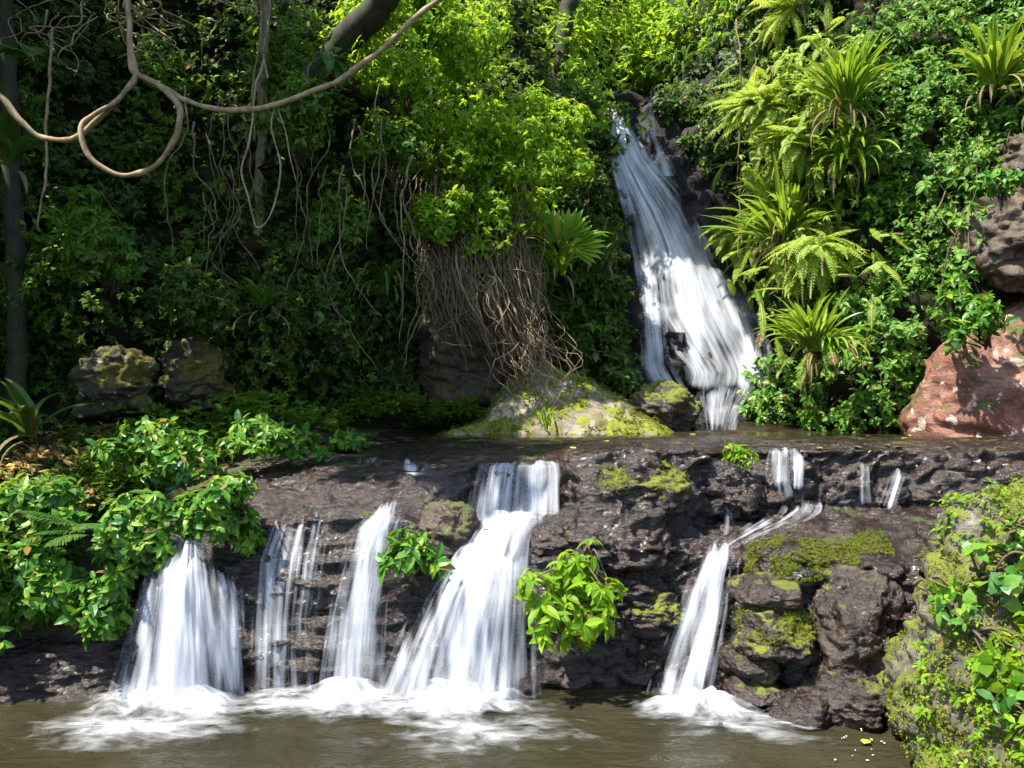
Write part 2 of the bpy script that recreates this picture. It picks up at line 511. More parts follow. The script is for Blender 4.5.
M['brown_rock'] = rock_mat('brown_rock', (.012, .008, .006), (.042, .026, .017), (.12, .08, .055), (.08, .10, .02), .38, 1.0, (.4, .75), None, .7, 1.0, .6)
M['lichen_rock'] = rock_mat('lichen_rock', (.008, .007, .004), (.022, .02, .009), (.10, .085, .03), (.12, .105, .012), .57, .3, (.6, .9), (.5, .5, .36), .62, 1.0, 1.0)
M['slope_rock'] = rock_mat('slope_rock', (.06, .05, .035), (.20, .165, .12), (.40, .34, .26), (.18, .20, .012), .50, .5, (.5, .8), None, .7, 1.4, 1.0)
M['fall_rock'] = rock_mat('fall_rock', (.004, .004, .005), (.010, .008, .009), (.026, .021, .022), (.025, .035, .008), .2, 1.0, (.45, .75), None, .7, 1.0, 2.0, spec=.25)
M['ground'] = rock_mat('ground', (.02, .015, .01), (.04, .03, .02), (.07, .055, .035), (.03, .05, .01), .6)
M['fall'] = fall_mat('falling_water')
M['fall_far'] = fall_mat('far_falling_water', 8.0, .34, 4.6)
M['spray'] = fall_mat('spray', 5.0, 3.5, 2.2)
M['foam'] = foam_mat()
M['pool'] = water_mat('pool_water', (.018, .017, .009), (.032, .029, .016), 2.6, .10, .06)
M['stream'] = water_mat('stream_water', (.035, .026, .014), (.06, .045, .022), 3.0, .015, .1, (1, .8, 1))

# ------------------------------------------------------------------ the setting
def sheet(cols, nc, nr, px_lo, px_hi):
    """a terrain sheet: each column px has the same number of (depth, height) points; smooth in between"""
    pxs = np.array([c[0] for c in cols], float)
    K = np.array([c[1] for c in cols], float)              # columns, points, 2
    u = np.linspace(px_lo, px_hi, nc)
    prof = np.stack([[np.interp(u, pxs, K[:, k, j]) for k in range(K.shape[1])] for j in (0, 1)], -1)   # points, nc, 2
    ker = np.hanning(9); ker /= ker.sum()
    pad = np.pad(prof, ((0, 0), (4, 4), (0, 0)), mode='edge')
    prof = sum(ker[k] * pad[:, k:k + nc] for k in range(9))
    t0 = np.linspace(0, K.shape[1] - 1, nr)
    k = np.minimum(t0.astype(int), K.shape[1] - 2); f = (t0 - k)[:, None, None]
    fs = f * f * (3 - 2 * f) * .35 + f * .65
    pr = prof[k] * (1 - fs) + prof[k + 1] * fs             # nr, nc, 2
    d, z = pr[..., 0], pr[..., 1]
    return np.stack([(u[None] - 512) / F * d, d, z], -1)

def bvh_of(g):
    m, n = g.shape[:2]
    return BVHTree.FromPolygons([tuple(v) for v in g.reshape(-1, 3)], [tuple(int(i) for i in q) for q in grid_faces(m, n)])

def hit(bvh, px, py):
    d = Vector((float(px - 512) / F, 1.0, -float(py - 384) / F))
    l = d.length
    loc, no, _, _ = bvh.ray_cast(Vector((0, 0, H)), d / l)
    if loc is None: return None, None
    loc = np.array(loc); no = np.array(no)
    if no @ np.array(d) > 0: no = -no
    return loc, no

# ground far below and around, to the horizon
mb = MB()
mb.add([(-900, -900, -1.3), (900, -900, -1.3), (900, 900, -1.3), (-900, 900, -1.3)], [(0, 1, 2, 3)])
tag(mb.build('ground', M['ground']), 'dark forest soil under and around the creek', 'ground', kind='structure')

# the rock shelf with its front face, and the soil bank at its left end
D = lambda *a: list(a)
LC = [
 (-900, D((1.2, -.6), (1.25, 0), (1.4, .35), (1.6, .5), (1.8, .7), (2.2, 1.1), (3, 1.5), (4, 1.9), (6, 2.2), (9, 2.6))),
 (-500, D((3, -.6), (3.05, 0), (3.2, .35), (3.4, .5), (3.6, .7), (4.2, 1.1), (5, 1.5), (6, 1.9), (8, 2.1), (12, 2.4))),
 (-100, D((6.3, -.6), (6.35, 0), (6.55, .36), (6.75, .45), (7.0, .8), (7.8, 1.2), (8.6, 1.55), (9.6, 1.8), (11.3, 2.0), (15, 2.3))),
 (60, D((6.5, -.6), (6.55, 0), (6.7, .36), (6.9, .45), (7.15, .8), (7.9, 1.2), (8.7, 1.5), (9.6, 1.72), (11.3, 1.9), (15, 2.2))),
 (150, D((6.75, -.6), (6.8, 0), (6.9, .5), (7.0, .9), (7.25, 1.08), (7.9, 1.25), (8.6, 1.45), (9.5, 1.68), (11.3, 1.85), (15, 2.1))),
 (230, D((6.75, -.6), (6.8, 0), (6.95, .6), (7.05, 1.0), (7.2, 1.2), (7.7, 1.42), (8.4, 1.58), (9.4, 1.72), (11.5, 1.85), (15, 2.0))),
 (330, D((6.75, -.6), (6.8, 0), (6.9, .6), (7.0, 1.1), (7.15, 1.42), (7.6, 1.66), (8.2, 1.76), (9.2, 1.82), (11.6, 1.87), (15, 2.0))),
 (430, D((6.75, -.6), (6.8, 0), (6.9, .55), (7.05, 1.05), (7.3, 1.35), (7.7, 1.7), (8.1, 1.82), (9.2, 1.88), (11.7, 1.84), (15, 2.0))),
 (480, D((6.75, -.6), (6.8, 0), (6.95, .7), (7.25, 1.25), (7.8, 1.32), (7.92, 1.8), (8.2, 1.84), (9.2, 1.89), (11.7, 1.84), (15, 2.0))),
 (550, D((6.75, -.6), (6.8, 0), (6.95, .7), (7.25, 1.25), (7.75, 1.34), (7.88, 1.82), (8.2, 1.85), (9.2, 1.9), (11.7, 1.84), (15, 2.0))),
 (585, D((6.75, -.6), (6.82, 0), (6.92, .65), (7.05, 1.2), (7.35, 1.5), (7.65, 1.94), (8.0, 1.965), (9.2, 1.945), (11.7, 1.84), (15, 2.0))),
 (650, D((6.85, -.6), (6.9, 0), (7.0, .6), (7.1, 1.15), (7.4, 1.5), (7.65, 1.94), (8.0, 1.965), (9.2, 1.945), (11.7, 1.84), (15, 2.0))),
 (700, D((6.85, -.6), (6.9, 0), (7.1, .65), (7.3, 1.05), (7.7, 1.25), (7.95, 1.92), (8.2, 1.955), (9.2, 1.94), (11.7, 1.84), (15, 2.0))),
 (745, D((6.8, -.6), (6.85, 0), (7.1, .65), (7.35, 1.05), (8.1, 1.26), (8.35, 1.89), (8.6, 1.94), (9.4, 1.945), (11.7, 1.84), (15, 2.0))),
 (790, D((6.45, -.6), (6.5, 0), (6.6, .72), (6.75, 1.1), (8.1, 1.32), (8.3, 1.90), (8.6, 1.955), (9.4, 1.945), (11.7, 1.84), (15, 2.0))),
 (860, D((6.35, -.6), (6.4, 0), (6.5, .75), (6.65, 1.12), (8.1, 1.34), (8.3, 1.90), (8.6, 1.96), (9.4, 1.945), (11.7, 1.84), (15, 2.0))),
 (940, D((6.1, -.6), (6.15, 0), (6.25, .7), (6.4, 1.08), (8.0, 1.36), (8.25, 1.88), (8.6, 1.96), (9.4, 1.945), (11.7, 1.84), (15, 2.0))),
 (1100, D((5.7, -.6), (5.75, 0), (5.85, .7), (6.0, 1.1), (7.8, 1.4), (8.1, 1.9), (8.6, 1.97), (9.4, 1.96), (11.7, 1.95), (15, 2.0))),
 (1500, D((4.0, -.6), (4.05, 0), (4.15, .7), (4.3, 1.1), (6, 1.4), (6.4, 1.8), (7, 1.9), (8, 1.95), (9.7, 2.0), (12, 2.2))),
]
lg = sheet(LC, 760, 250, -700, 1400)
lpx, lpy = topix(lg)
nn = grid_normals(lg)
nn = np.where((nn @ np.array([0, -1, .5]))[..., None] < 0, -nn, nn)
face = np.clip(1 - nn[..., 2] * 1.1, 0, 1) + .12
lw = lg + .25 * np.stack([fbm(lg, 1.2, 3, s) for s in (3, 4, 5)], -1)
f1, f2, rid = worley(lw * np.array([2.2, 1.6, 5.0]), 11)
blocky = sstep(560, 640, lpx) * .9 + .25
disp = (rid - .5) * .16 * blocky * face - sstep(.12, .0, f2 - f1) * .10 * blocky * face
disp = disp + .10 * fbm(lg * np.array([1, 1, 2.2]), 1.6, 5, 21) * (face * .8 + .15)
disp = disp + .045 * fbm(lg * np.array([1, 1, 3.0]), 6, 4, 29) * (face + .15)
lay = lg[..., 2] * 5.5 + .8 * fbm(lg * np.array([1, 1, .4]), 1.1, 3, 31); lay = lay - np.floor(lay)
disp = disp + .075 * (sstep(0, .2, lay) * (1 - lay) - .3) * np.clip(face, 0, 1)
rdg = 1 - np.abs(fbm(lg * np.array([1, 1.4, 1]), 2.6, 4, 37)) * 2
disp = disp + .05 * np.clip(rdg, -.3, 1) * (lg[..., 2] > .6)
flat = sstep(.8, 1.0, nn[..., 2]) * sstep(1.6, 1.8, lg[..., 2])
disp = disp * (1 - .65 * flat)
lg = lg + nn * disp[..., None]
def region_mesh(g, keep, name, mat):
    m, n = g.shape[:2]
    fc = grid_faces(m, n)
    fc = fc[keep.reshape(m, n)[:-1, :-1].ravel()]
    used = np.unique(fc)
    remap = np.zeros(m * n, np.int64); remap[used] = np.arange(len(used))
    b = MB(); b.add(g.reshape(-1, 3)[used], remap[fc])
    return b.build(name, mat)
edge_px = 130 + 25 * fbm(lg, .9, 2, 77)
edge_px = edge_px + np.clip(lg[..., 2] - .9, 0, 1) * 120 + sstep(8, 12, lg[..., 1]) * 130
soil = (lpx < edge_px) & (lg[..., 2] > .42)
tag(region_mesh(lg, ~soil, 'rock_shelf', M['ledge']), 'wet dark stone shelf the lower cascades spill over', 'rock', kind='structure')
tag(region_mesh(lg, soil, 'soil_bank', M['bank_soil']), 'soil bank with leaf litter under the glossy shrubs', 'bank', kind='structure')
BL = bvh_of(lg)

# the gorge walls around
ZS = (0.6, 1.9, 4.0, 6.3, 8.7, 10.5, 13.0, 17.0)
def CC(px, *d, z=ZS): return (px, [(a, b) for a, b in zip(d, z)])
ZN = (0.6, 1.95, 4.0, 6.3, 8.65, 9.3, 11.5, 19.0)
WC = [
 CC(-1200, 2.5, 2.6, 2.8, 3.1, 3.5, 4.2, 5.5, 8),
 CC(-400, 6.5, 6.6, 6.8, 7.1, 7.5, 8.2, 9.5, 12),
 CC(-150, 9, 9.2, 9.5, 9.8, 10.3, 11, 12.5, 15),
 CC(50, 10.9, 11.1, 11.5, 11.8, 12.2, 13, 14.5, 17),
 CC(200, 11.8, 12.0, 12.2, 12.5, 13, 13.8, 15.5, 18),
 CC(330, 12.5, 12.8, 12.8, 13.0, 13.8, 15, 17, 20),
 CC(430, 13.1, 13.3, 12.9, 13.0, 14, 15.5, 18, 21),
 CC(520, 13.4, 13.6, 13.5, 13.8, 15, 17, 20, 24),
 CC(580, 13.6, 14.0, 14.6, 15.2, 16.5, 19, 22, 28, z=ZN),
 CC(620, 13.0, 13.8, 15.0, 15.9, 16.8, 20, 24, 30, z=ZN),
 CC(660, 12.6, 13.6, 14.9, 16.0, 16.9, 20, 24, 30, z=ZN),
 CC(700, 12.5, 13.5, 14.7, 16.1, 17.0, 18.5, 22, 28, z=ZN),
 CC(755, 13.2, 14.2, 15.1, 15.9, 16.5, 17.2, 19, 24),
 CC(790, 12.8, 13.2, 13.8, 14.2, 14.6, 15.4, 17, 20),
 CC(840, 11.6, 11.9, 12.3, 12.5, 12.9, 13.8, 15.2, 18),
 CC(930, 10.9, 11.2, 11.6, 11.9, 12.3, 13.2, 14.6, 17),
 CC(1024, 10.1, 10.5, 11.0, 11.4, 11.8, 12.6, 14, 17),
 CC(1200, 8.6, 9, 9.4, 9.7, 10, 11, 12.4, 15),
 CC(1600, 5.5, 5.8, 6.1, 6.3, 6.6, 7.4, 9, 12),
 CC(2600, 2.4, 2.6, 2.8, 3.0, 3.2, 3.8, 5, 8),
]
wg = sheet(WC, 620, 200, -1000, 2400)
nw = grid_normals(wg)
nw = np.where((nw @ np.array([0, -1, .3]))[..., None] < 0, -nw, nw)
wpx, wpy = topix(wg)
slot = sstep(585, 615, wpx) * (1 - sstep(760, 790, wpx))
a1, a2, arid = worley((wg + .3 * np.stack([fbm(wg, 1., 2, s) for s in (41, 42, 43)], -1)) * np.array([1.1, .8, 1.9]), 5)
dw = .42 * fbm(wg, .55, 4, 51) * (1 - .65 * slot) + (arid - .5) * .32 + .12 * fbm(wg, 2.4, 3, 57) - sstep(.1, 0, a2 - a1) * .15
stp = wg[..., 2] * 1.15 + .5 * fbm(wg * np.array([1, 1, .3]), .9, 3, 71)
stp = stp - np.floor(stp)
dw = dw + slot * (.22 * (1 - stp) * sstep(0, .2, stp) - .11 + .13 * fbm(wg, 1.9, 3, 73))
wg = wg + nw * dw[..., None]
wpx, wpy = topix(wg)
isfall = (wpx > 600) & (wpx < 775)
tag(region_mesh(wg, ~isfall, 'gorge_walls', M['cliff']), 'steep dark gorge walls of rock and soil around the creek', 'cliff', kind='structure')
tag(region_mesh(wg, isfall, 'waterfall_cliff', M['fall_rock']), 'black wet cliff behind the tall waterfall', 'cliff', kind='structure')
BW = bvh_of(wg)

# pool and stream
def plane_grid(x0, x1, y0, y1, z, n, m, name, mat, label, amp=0.0):
    gx, gy = np.meshgrid(np.linspace(x0, x1, n), np.linspace(y0, y1, m))
    gz = np.full_like(gx, z)
    g = np.stack([gx, gy, gz], -1)
    if amp: g[..., 2] += amp * fbm(g * np.array([1, 2, 1]), 1.1, 3, 91)
    b = MB(); b.add(g, grid_faces(m, n))
    return tag(b.build(name, mat), label, 'water', kind='structure')
plane_grid(-9, 9, -6, 7.6, 0.0, 180, 150, 'pool_water', M['pool'], 'murky olive brown pool below the cascades', .018)
plane_grid(-1.1, 6.5, 9.0, 12.9, 1.872, 60, 40, 'stream_water', M['stream'], 'thin sheet of water sliding over the shelf top')

# ------------------------------------------------------------------ boulders
def boulder(name, cen, rad, mat, label, seed, power=3.0, rot=0.0, amp=.16, freq=1.7, n=44, cat='boulder', group=None, tilt=0.0, parent=None, facets=16):
    r = np.random.default_rng(seed)
    cen = np.asarray(cen, float); rad = np.asarray(rad, float)
    a = np.linspace(-1, 1, n)
    u, v = np.meshgrid(a, a)
    mbb = MB()
    for ax in range(3):
        for sg in (-1, 1):
            p = np.zeros((n, n, 3))
            p[..., ax] = sg; p[..., (ax + 1) % 3] = np.tan(u * .785) ; p[..., (ax + 2) % 3] = np.tan(v * .785) * sg
            ln = (np.abs(p) ** power).sum(-1) ** (1 / power)
            p = p / ln[..., None]
            fr = np.random.default_rng(seed + 5)
            for _ in range(facets):
                fd = nrm(fr.normal(size=3) * np.array([1, 1, .8])); fh = fr.uniform(.74, 1.0) * (1 if power < 3.5 else 1.15)
                kk = fh / np.maximum(p @ fd, 1e-3)
                p = p * np.where(kk < 1, kk, 1.0)[..., None]
            s = p * rad
            w = s + seed * 3.7
            dsp = amp * min(rad) * (fbm(w * np.array([1, 1, 1.8]), freq / max(rad.mean(), .2), 5, seed) * .8 + .3 * fbm(w * np.array([1, 1, 2.2]), 5 / max(rad.mean(), .2), 3, seed + 7))
            g1, g2, gr = worley(w * 1.6 / rad.mean() * np.array([1, 1, 1.6]), seed)
            dsp = dsp + amp * min(rad) * ((gr - .5) * .35 - sstep(.07, 0, g2 - g1) * .3)
            s = s + nrm(p / rad) * dsp[..., None]
            ct, st = math.cos(tilt), math.sin(tilt)
            s = np.stack([s[..., 0] * ct + s[..., 2] * st, s[..., 1], -s[..., 0] * st + s[..., 2] * ct], -1)
            cr, sr = math.cos(rot), math.sin(rot)
            s = np.stack([s[..., 0] * cr - s[..., 1] * sr, s[..., 0] * sr + s[..., 1] * cr, s[..., 2]], -1)
            mbb.add(s + cen, grid_faces(n, n))
    # weld the six sides
    V = np.concatenate(mbb.v)
    key = np.round(V, 4)
    _, first, inv = np.unique(key, axis=0, return_index=True, return_inverse=True)
    inv = inv.ravel()
    q = inv[np.concatenate(mbb.q)]
    b2 = MB(); b2.add(V[first], q)
    if parent is not None: return b2.build(name, mat, parent)
    o = b2.build(name, mat, None, origin=cen)
    if label: tag(o, label, cat, group)
    return o, V[first]

def box_px(x0, y0, x1, y1, d, dep):
    c = P((x0 + x1) / 2, (y0 + y1) / 2, d + dep)
    return c, np.array([(x1 - x0) / 2 / F * d, dep, (y1 - y0) / 2 / F * d])

BOUL = [
 # x0 y0 x1 y1 d depth material power rot tilt label
 (732, 576, 802, 604, 6.35, .35, 'block', 4, .05, .02, 'flat dark stone slab under the mossy shelf edge, beside the stepped cascade'),
 (736, 600, 812, 664, 6.25, .35, 'block_mossy', 4, -.1, -.03, 'square stone block with a thick moss cap beside the stepped cascade'),
 (806, 566, 892, 694, 6.22, .40, 'block', 5, .08, .02, 'tall upright dark slab in the middle of the stacked blocks'),
 (722, 646, 778, 677, 6.35, .30, 'block', 3.5, .1, .0, 'small reddish brown block under the moss capped block'),
 (724, 674, 772, 702, 6.25, .30, 'block', 3.2, .3, .03, 'lowest small wet block at the foot of the stepped cascade'),
 (802, 666, 888, 722, 5.95, .35, 'block', 3.0, .2, -.05, 'broad wet boulder at the waterline below the tall slab'),
 (766, 688, 842, 730, 6.0, .25, 'ledge', 2.5, -.2, -.12, 'low rounded wet stones half under the pool edge'),
 (880, 676, 950, 745, 5.6, .35, 'block_mossy', 2.8, .1, .0, 'dark overhung boulder with bright moss below the mossy bank'),
 (586, 456, 690, 522, 7.3, .35, 'block_mossy', 2.6, .1, .05, 'moss topped dark boulder on the shelf lip beside the hanging leafy plant'),
 (676, 458, 764, 520, 7.75, .35, 'ledge', 2.4, -.1, .06, 'smooth rounded black boulder below the little plant on the shelf lip'),
 (412, 500, 482, 580, 7.05, .22, 'brown_rock', 2.4, .2, .25, 'brown rock shoulder between the two middle cascades'),
 (524, 512, 600, 565, 7.1, .25, 'block', 2.6, .2, .1, 'rough grey rock right below the curtain of water, above the hanging leafy plant'),
 (622, 592, 682, 632, 6.9, .2, 'block_mossy', 5, .05, .0, 'mossy cubic blocks in the rock face beside the hanging leafy plant'),
 (515, 678, 535, 698, 6.55, .08, 'ledge', 2.3, .2, .0, 'small dark stone poking from the foam at the foot of the fan cascade'),
 (812, 480, 856, 506, 8.15, .15, 'ledge', 2.6, .1, .05, 'dark wet rock between the short curtain fall and the trickles'),
 (880, 462, 990, 512, 8.0, .35, 'block', 3, .0, .0, 'dark fractured rock right of the trickles on the shelf'),
 (66, 345, 160, 424, 10.4, .5, 'lichen_rock', 3.2, .2, .05, 'boulder with yellow moss and white lichen at the foot of the dark gorge wall'),
 (158, 338, 228, 416, 10.6, .5, 'lichen_rock', 2.6, -.1, -.1, 'darker mossy boulder leaning beside the yellow mossed boulder'),
 (622, 382, 706, 440, 12.0, .6, 'block_mossy', 2.4, .1, .2, 'round mossy boulder between the pale slope and the tall waterfall'),
 (690, 408, 738, 446, 12.9, .5, 'fall_rock', 2.5, .0, .15, 'black wet rock under the foot of the tall waterfall'),
 (652, 330, 690, 396, 13.9, .4, 'fall_rock', 2.6, .0, .1, 'black rock standing in the middle of the tall waterfall'),
 (962, 186, 1070, 300, 10.2, .6, 'brown_rock', 5.0, .35, .1, 'tall brown boulder lit by sun above the red rock slope'),
 (988, 128, 1070, 200, 10.6, .6, 'brown_rock', 5.0, .2, .35, 'grey brown slab wedged above the tall brown boulder'),
]
bverts = {}
for i, (x0, y0, x1, y1, d, dep, mt, pw, ro, ti, lab) in enumerate(BOUL):
    c, r3 = box_px(x0, y0, x1, y1, d, dep)
    o, v = boulder('boulder', c, r3, M[mt], lab, 100 + i, pw, ro, .2, 1.7, 34, tilt=ti)
    bverts[lab] = v
o, v_red = boulder('boulder', P(1085, 468, 10.9), (2.4, 1.4, 2.4), M['red_rock'], 'large bare reddish rock slope in sun above the shelf', 201, 2.2, .1, .09, 2.4, 100, tilt=.0)
def slab_col(px, row, k=1.0):
    zt = H - (row - 384) / F * 12.6
    return (px, [(11.45, 1.55), (11.6, 1.84), (11.95, 1.86 + (zt - 1.86) * .50 * k), (12.3, 1.86 + (zt - 1.86) * .84 * k), (12.65, zt), (13.2, zt - .1), (13.7, 1.5)])
sg_ = sheet([slab_col(455, 436), slab_col(480, 418), (505, slab_col(0, 384)[1]), slab_col(535, 362), slab_col(560, 370), slab_col(600, 390), slab_col(640, 411), slab_col(668, 428), slab_col(690, 440)], 130, 70, 440, 700)
ns_ = grid_normals(sg_); ns_ = np.where((ns_ @ np.array([0, -1, .6]))[..., None] < 0, -ns_, ns_)
sg_ = sg_ + ns_ * (.07 * fbm(sg_, 1.6, 5, 61) + .05 * np.abs(fbm(sg_ * np.array([.6, 1, 2.0]), 3, 3, 62)))[..., None]
b_ = MB(); b_.add(sg_, grid_faces(*sg_.shape[:2]))
o = tag(b_.build('sloping_boulder', M['slope_rock'], None, origin=P(598, 434, 12.0)), 'pale mossy rock slope running down from the root curtain to the stream', 'boulder')
v_slope, n_slope = sg_.reshape(-1, 3), ns_.reshape(-1, 3)
o, v_bank = boulder('mossy_bank', P(1112, 700, 5.0), (1.42, 1.0, 1.32), M['bank_mossy'], 'big yellow mossy bank with ivy in the near corner of the pool', 203, 3.0, .25, .16, 1.7, 90, cat='bank', tilt=.1)

# ------------------------------------------------------------------ falling water
def smooth2(a, k, it=2):
    for _ in range(it):
        p = np.pad(a, k, mode='edge')
        a = sum(p[i:i + a.shape[0], j:j + a.shape[1]] for i in range(0, 2 * k + 1, max(1, k // 2)) for j in range(0, 2 * k + 1, max(1, k // 2)))
        n = len(range(0, 2 * k + 1, max(1, k // 2))) ** 2
        a = a / n
    return a

def fall_sheet(mb, rows, bvh, off, dens, seed, nu, nv, acc, bulge=.06, mono=True, edge=.16, top_fade=.06, bot_fade=0.0, rough=.02, gap=.0, sm_=4, thin=.0):
    R = np.array(rows, float)
    t = np.linspace(0, 1, nv)
    seg = np.linspace(0, 1, len(R))
    py = np.interp(t, seg, R[:, 0]); L = np.interp(t, seg, R[:, 1]); Rr = np.interp(t, seg, R[:, 2])
    k = np.hanning(7) + 1e-3; k /= k.sum()
    sm = lambda a: np.convolve(np.pad(a, 3, mode='edge'), k, 'valid')
    L, Rr = sm(L), sm(Rr)
    wd = (Rr - L) * .09
    L, Rr = L - wd, Rr + wd
    u = np.linspace(0, 1, nu)
    px = L[:, None] * (1 - u) + Rr[:, None] * u
    pyy = np.broadcast_to(py[:, None], px.shape)
    if R.shape[1] > 3:
        d = np.broadcast_to(np.interp(t, seg, R[:, 3])[:, None], px.shape).copy()
    else:
        d = np.zeros_like(px)
        for i in range(nv):
            for j in range(nu):
                h, _ = hit(bvh, px[i, j], pyy[i, j])
                d[i, j] = h[1] if h is not None else np.nan
        fill = np.nanmedian(d, axis=1)
        fill = np.where(np.isnan(fill), np.nanmedian(d), fill)
        d = np.where(np.isnan(d), fill[:, None], d)
        d = smooth2(d, sm_, 2)
        if mono: d = np.minimum.accumulate(d, axis=0)
        d = smooth2(d, max(2, sm_ - 1), 1)
    ed = np.minimum(u, 1 - u)[None]
    d = d - off - bulge * np.sin(np.pi * u)[None] - rough * fbm(np.stack([px * .12, pyy * .012, np.full_like(px, seed)], -1), 1, 3, seed)
    g = P(px, pyy, d)
    vm = np.concatenate([[0], np.cumsum(np.linalg.norm(np.diff(g[:, nu // 2], axis=0), axis=1))])
    um = u * np.mean((Rr - L) / F * d.mean()) + seed * 1.7
    uv = np.stack(np.meshgrid(um, vm + seed * 3.1), -1)
    cl = fbm(np.stack([px * .09, pyy * .009, np.full_like(px, seed + .5)], -1), 1, 3, seed + 3)
    edn = ed + .10 * vnoise(np.stack([px * 0 + u[None] * 6, pyy * .03, np.full_like(px, seed)], -1), seed)
    de = np.interp(t, np.linspace(0, 1, len(dens)), dens)[:, None] - .16 - thin + .26 * cl - gap * sstep(.0, .7, fbm(np.stack([px * .045, pyy * .028, np.full_like(px, 3.0)], -1), 1, 3, 88))
    de = de - .75 * (1 - sstep(0, edge * 2.1, edn)) - .8 * (1 - sstep(0, .06, ed)) - 1.3 * (1 - sstep(0, 1, t[:, None] / (top_fade * (1 + 1.1 * vnoise(np.stack([u * 9, u * 0, u * 0 + seed], -1), seed))[None] + .004)))
    if bot_fade: de = de - 1.0 * sstep(1 - bot_fade, 1, t)[:, None]
    mb.add(g, grid_faces(nv, nu))
    acc['uv'].append(uv.reshape(-1, 2)); acc['d'].append(de.ravel())

def foam_patch(cx, cy, rx, ry, z, strength, seed, hump=.08, parent=None):
    n, m = 64, 26
    th = np.linspace(0, 2 * math.pi, n); r = np.linspace(0, 1, m)
    R, T = np.meshgrid(r, th, indexing='ij')
    wob = 1 + .22 * fbm(np.stack([np.cos(T) * 1.5, np.sin(T) * 1.5, T * 0 + seed], -1), 1, 3, seed)
    x = cx + rx * R * np.cos(T) * wob; y = cy + ry * R * np.sin(T) * wob
    zz = z + 1.5 * hump * np.exp(-(R * 2.4) ** 2) * (1 + .8 * fbm(np.stack([x * 6, y * 6, x * 0], -1), 1, 3, seed))
    g = np.stack([x, y, zz], -1)
    b = MB(); b.add(g, grid_faces(m, n))
    den = strength * (1.55 - 2.3 * R) + .25 * fbm(np.stack([x * 2, y * 4, x * 0 + seed], -1), 1, 3, seed + 2) * (R > .2)
    den = np.where(R > .93, -2, den)
    uv = np.stack([R * (rx + ry) / 2 + seed, T / 6.28 * (rx + ry) * 1.5], -1)
    return b.build('foam', M['foam'], parent, uv=uv.reshape(-1, 2), attrs={'cover': den.ravel()})

def waterfall(name, label, streams, bvh, mat, foams=(), base=None, spray=()):
    """streams: part name, rows, density along the fall, offsets of its layers"""
    root = thing(name, base, label, 'waterfall')
    for si, (pn, rows, dens, offs, kw) in enumerate(streams):
        b, acc = MB(), {'uv': [], 'd': []}
        hw = max(r[2] - r[1] for r in rows); hh = abs(rows[-1][0] - rows[0][0])
        for k, off in enumerate(offs):
            fall_sheet(b, rows, bvh, off, [x - .15 * k for x in dens], int(rng.integers(1, 60)), int(np.clip(hw / 2.2, 10, 70)), int(np.clip(hh / 3.0, 14, 90)), acc, **kw)
        b.build(pn, mat, root, uv=np.concatenate(acc['uv']), attrs={'cover': np.concatenate(acc['d'])})
    for (x0, x1, y0, y1, off_) in spray:
        b, acc = MB(), {'uv': [], 'd': []}
        for k in range(3):
            fall_sheet(b, [(y0, x0 + 8, x1 - 8), ((y0 + y1) / 2, x0 + 3, x1 - 3), (y1, x0, x1)], bvh, off_ + .09 * k, [.05, .38, .62], 70 + k + int(x0) % 7, 30, 16, acc, bulge=.1, edge=.3, top_fade=.7)
        b.build('spray', M['spray'], root, uv=np.concatenate(acc['uv']), attrs={'cover': np.concatenate(acc['d'])})
    for k, f in enumerate(foams): foam_patch(*f, parent=root)
    return root

W1 = [(528, 168, 205), (545, 160, 207), (570, 148, 212), (610, 137, 218), (650, 126, 228), (698, 112, 236)]
W1b = [(565, 200, 236), (590, 205, 242), (640, 206, 246), (694, 204, 250)]
waterfall('waterfall', 'broad white cascade coming out from under the glossy shrubs', [
    ('main_stream', W1, [.75, .9, 1.0, .95], [.10, .2, .3], dict(bulge=.16, edge=.2, top_fade=.22, thin=.02)),
    ('side_stream', W1b, [.6, .75, .8], [.06, .14], dict(bulge=.05, edge=.2, top_fade=.2))],
    BL, M['fall'], [(-2.78, 6.45, 1.05, .8, .035, 1.0, 11), (-2.9, 6.0, 1.25, .6, .026, .62, 12, .01)], P(180, 690, 6.8), [(100, 262, 655, 706, .32)])
waterfall('waterfall', 'thin veil of drips down the dark purple rock face', [
    ('veil', [(505, 268, 345), (560, 246, 340), (620, 244, 330), (694, 240, 335)], [.26, .36, .3, .4], [.05, .09], dict(bulge=.0, edge=.12, top_fade=.1, rough=.005))],
    BL, M['fall'], [(-1.9, 6.62, .7, .36, .03, .5, 13, .02)], P(290, 690, 6.8))
waterfall('waterfall', 'narrow white cascade left of the small leafy plant on the rock', [
    ('main_stream', [(498, 378, 404), (515, 366, 404), (530, 350, 400), (560, 340, 392), (610, 328, 386), (650, 322, 384), (696, 316, 384)], [.5, .8, .75, .8, .85], [.07, .15, .22], dict(bulge=.07, edge=.22, top_fade=.12, thin=.04)),
    ('shoulder_sheet', [(450, 318, 412), (470, 285, 400), (485, 268, 372), (500, 258, 340)], [.3, .42, .36, .3], [.04, .07], dict(bulge=.0, edge=.2, top_fade=.4, bot_fade=.2, mono=False)),
    ('upper_trickle', [(456, 398, 428), (470, 396, 432), (478, 398, 436)], [.7, .8, .6], [.06], dict(bulge=.0, edge=.3, top_fade=.3, bot_fade=.3))],
    BL, M['fall'], [(-1.35, 6.5, .75, .62, .04, .9, 14), (-1.4, 6.45, 2.3, .42, .022, .55, 21, .0)], P(352, 690, 6.8), [(305, 400, 665, 704, .25)])
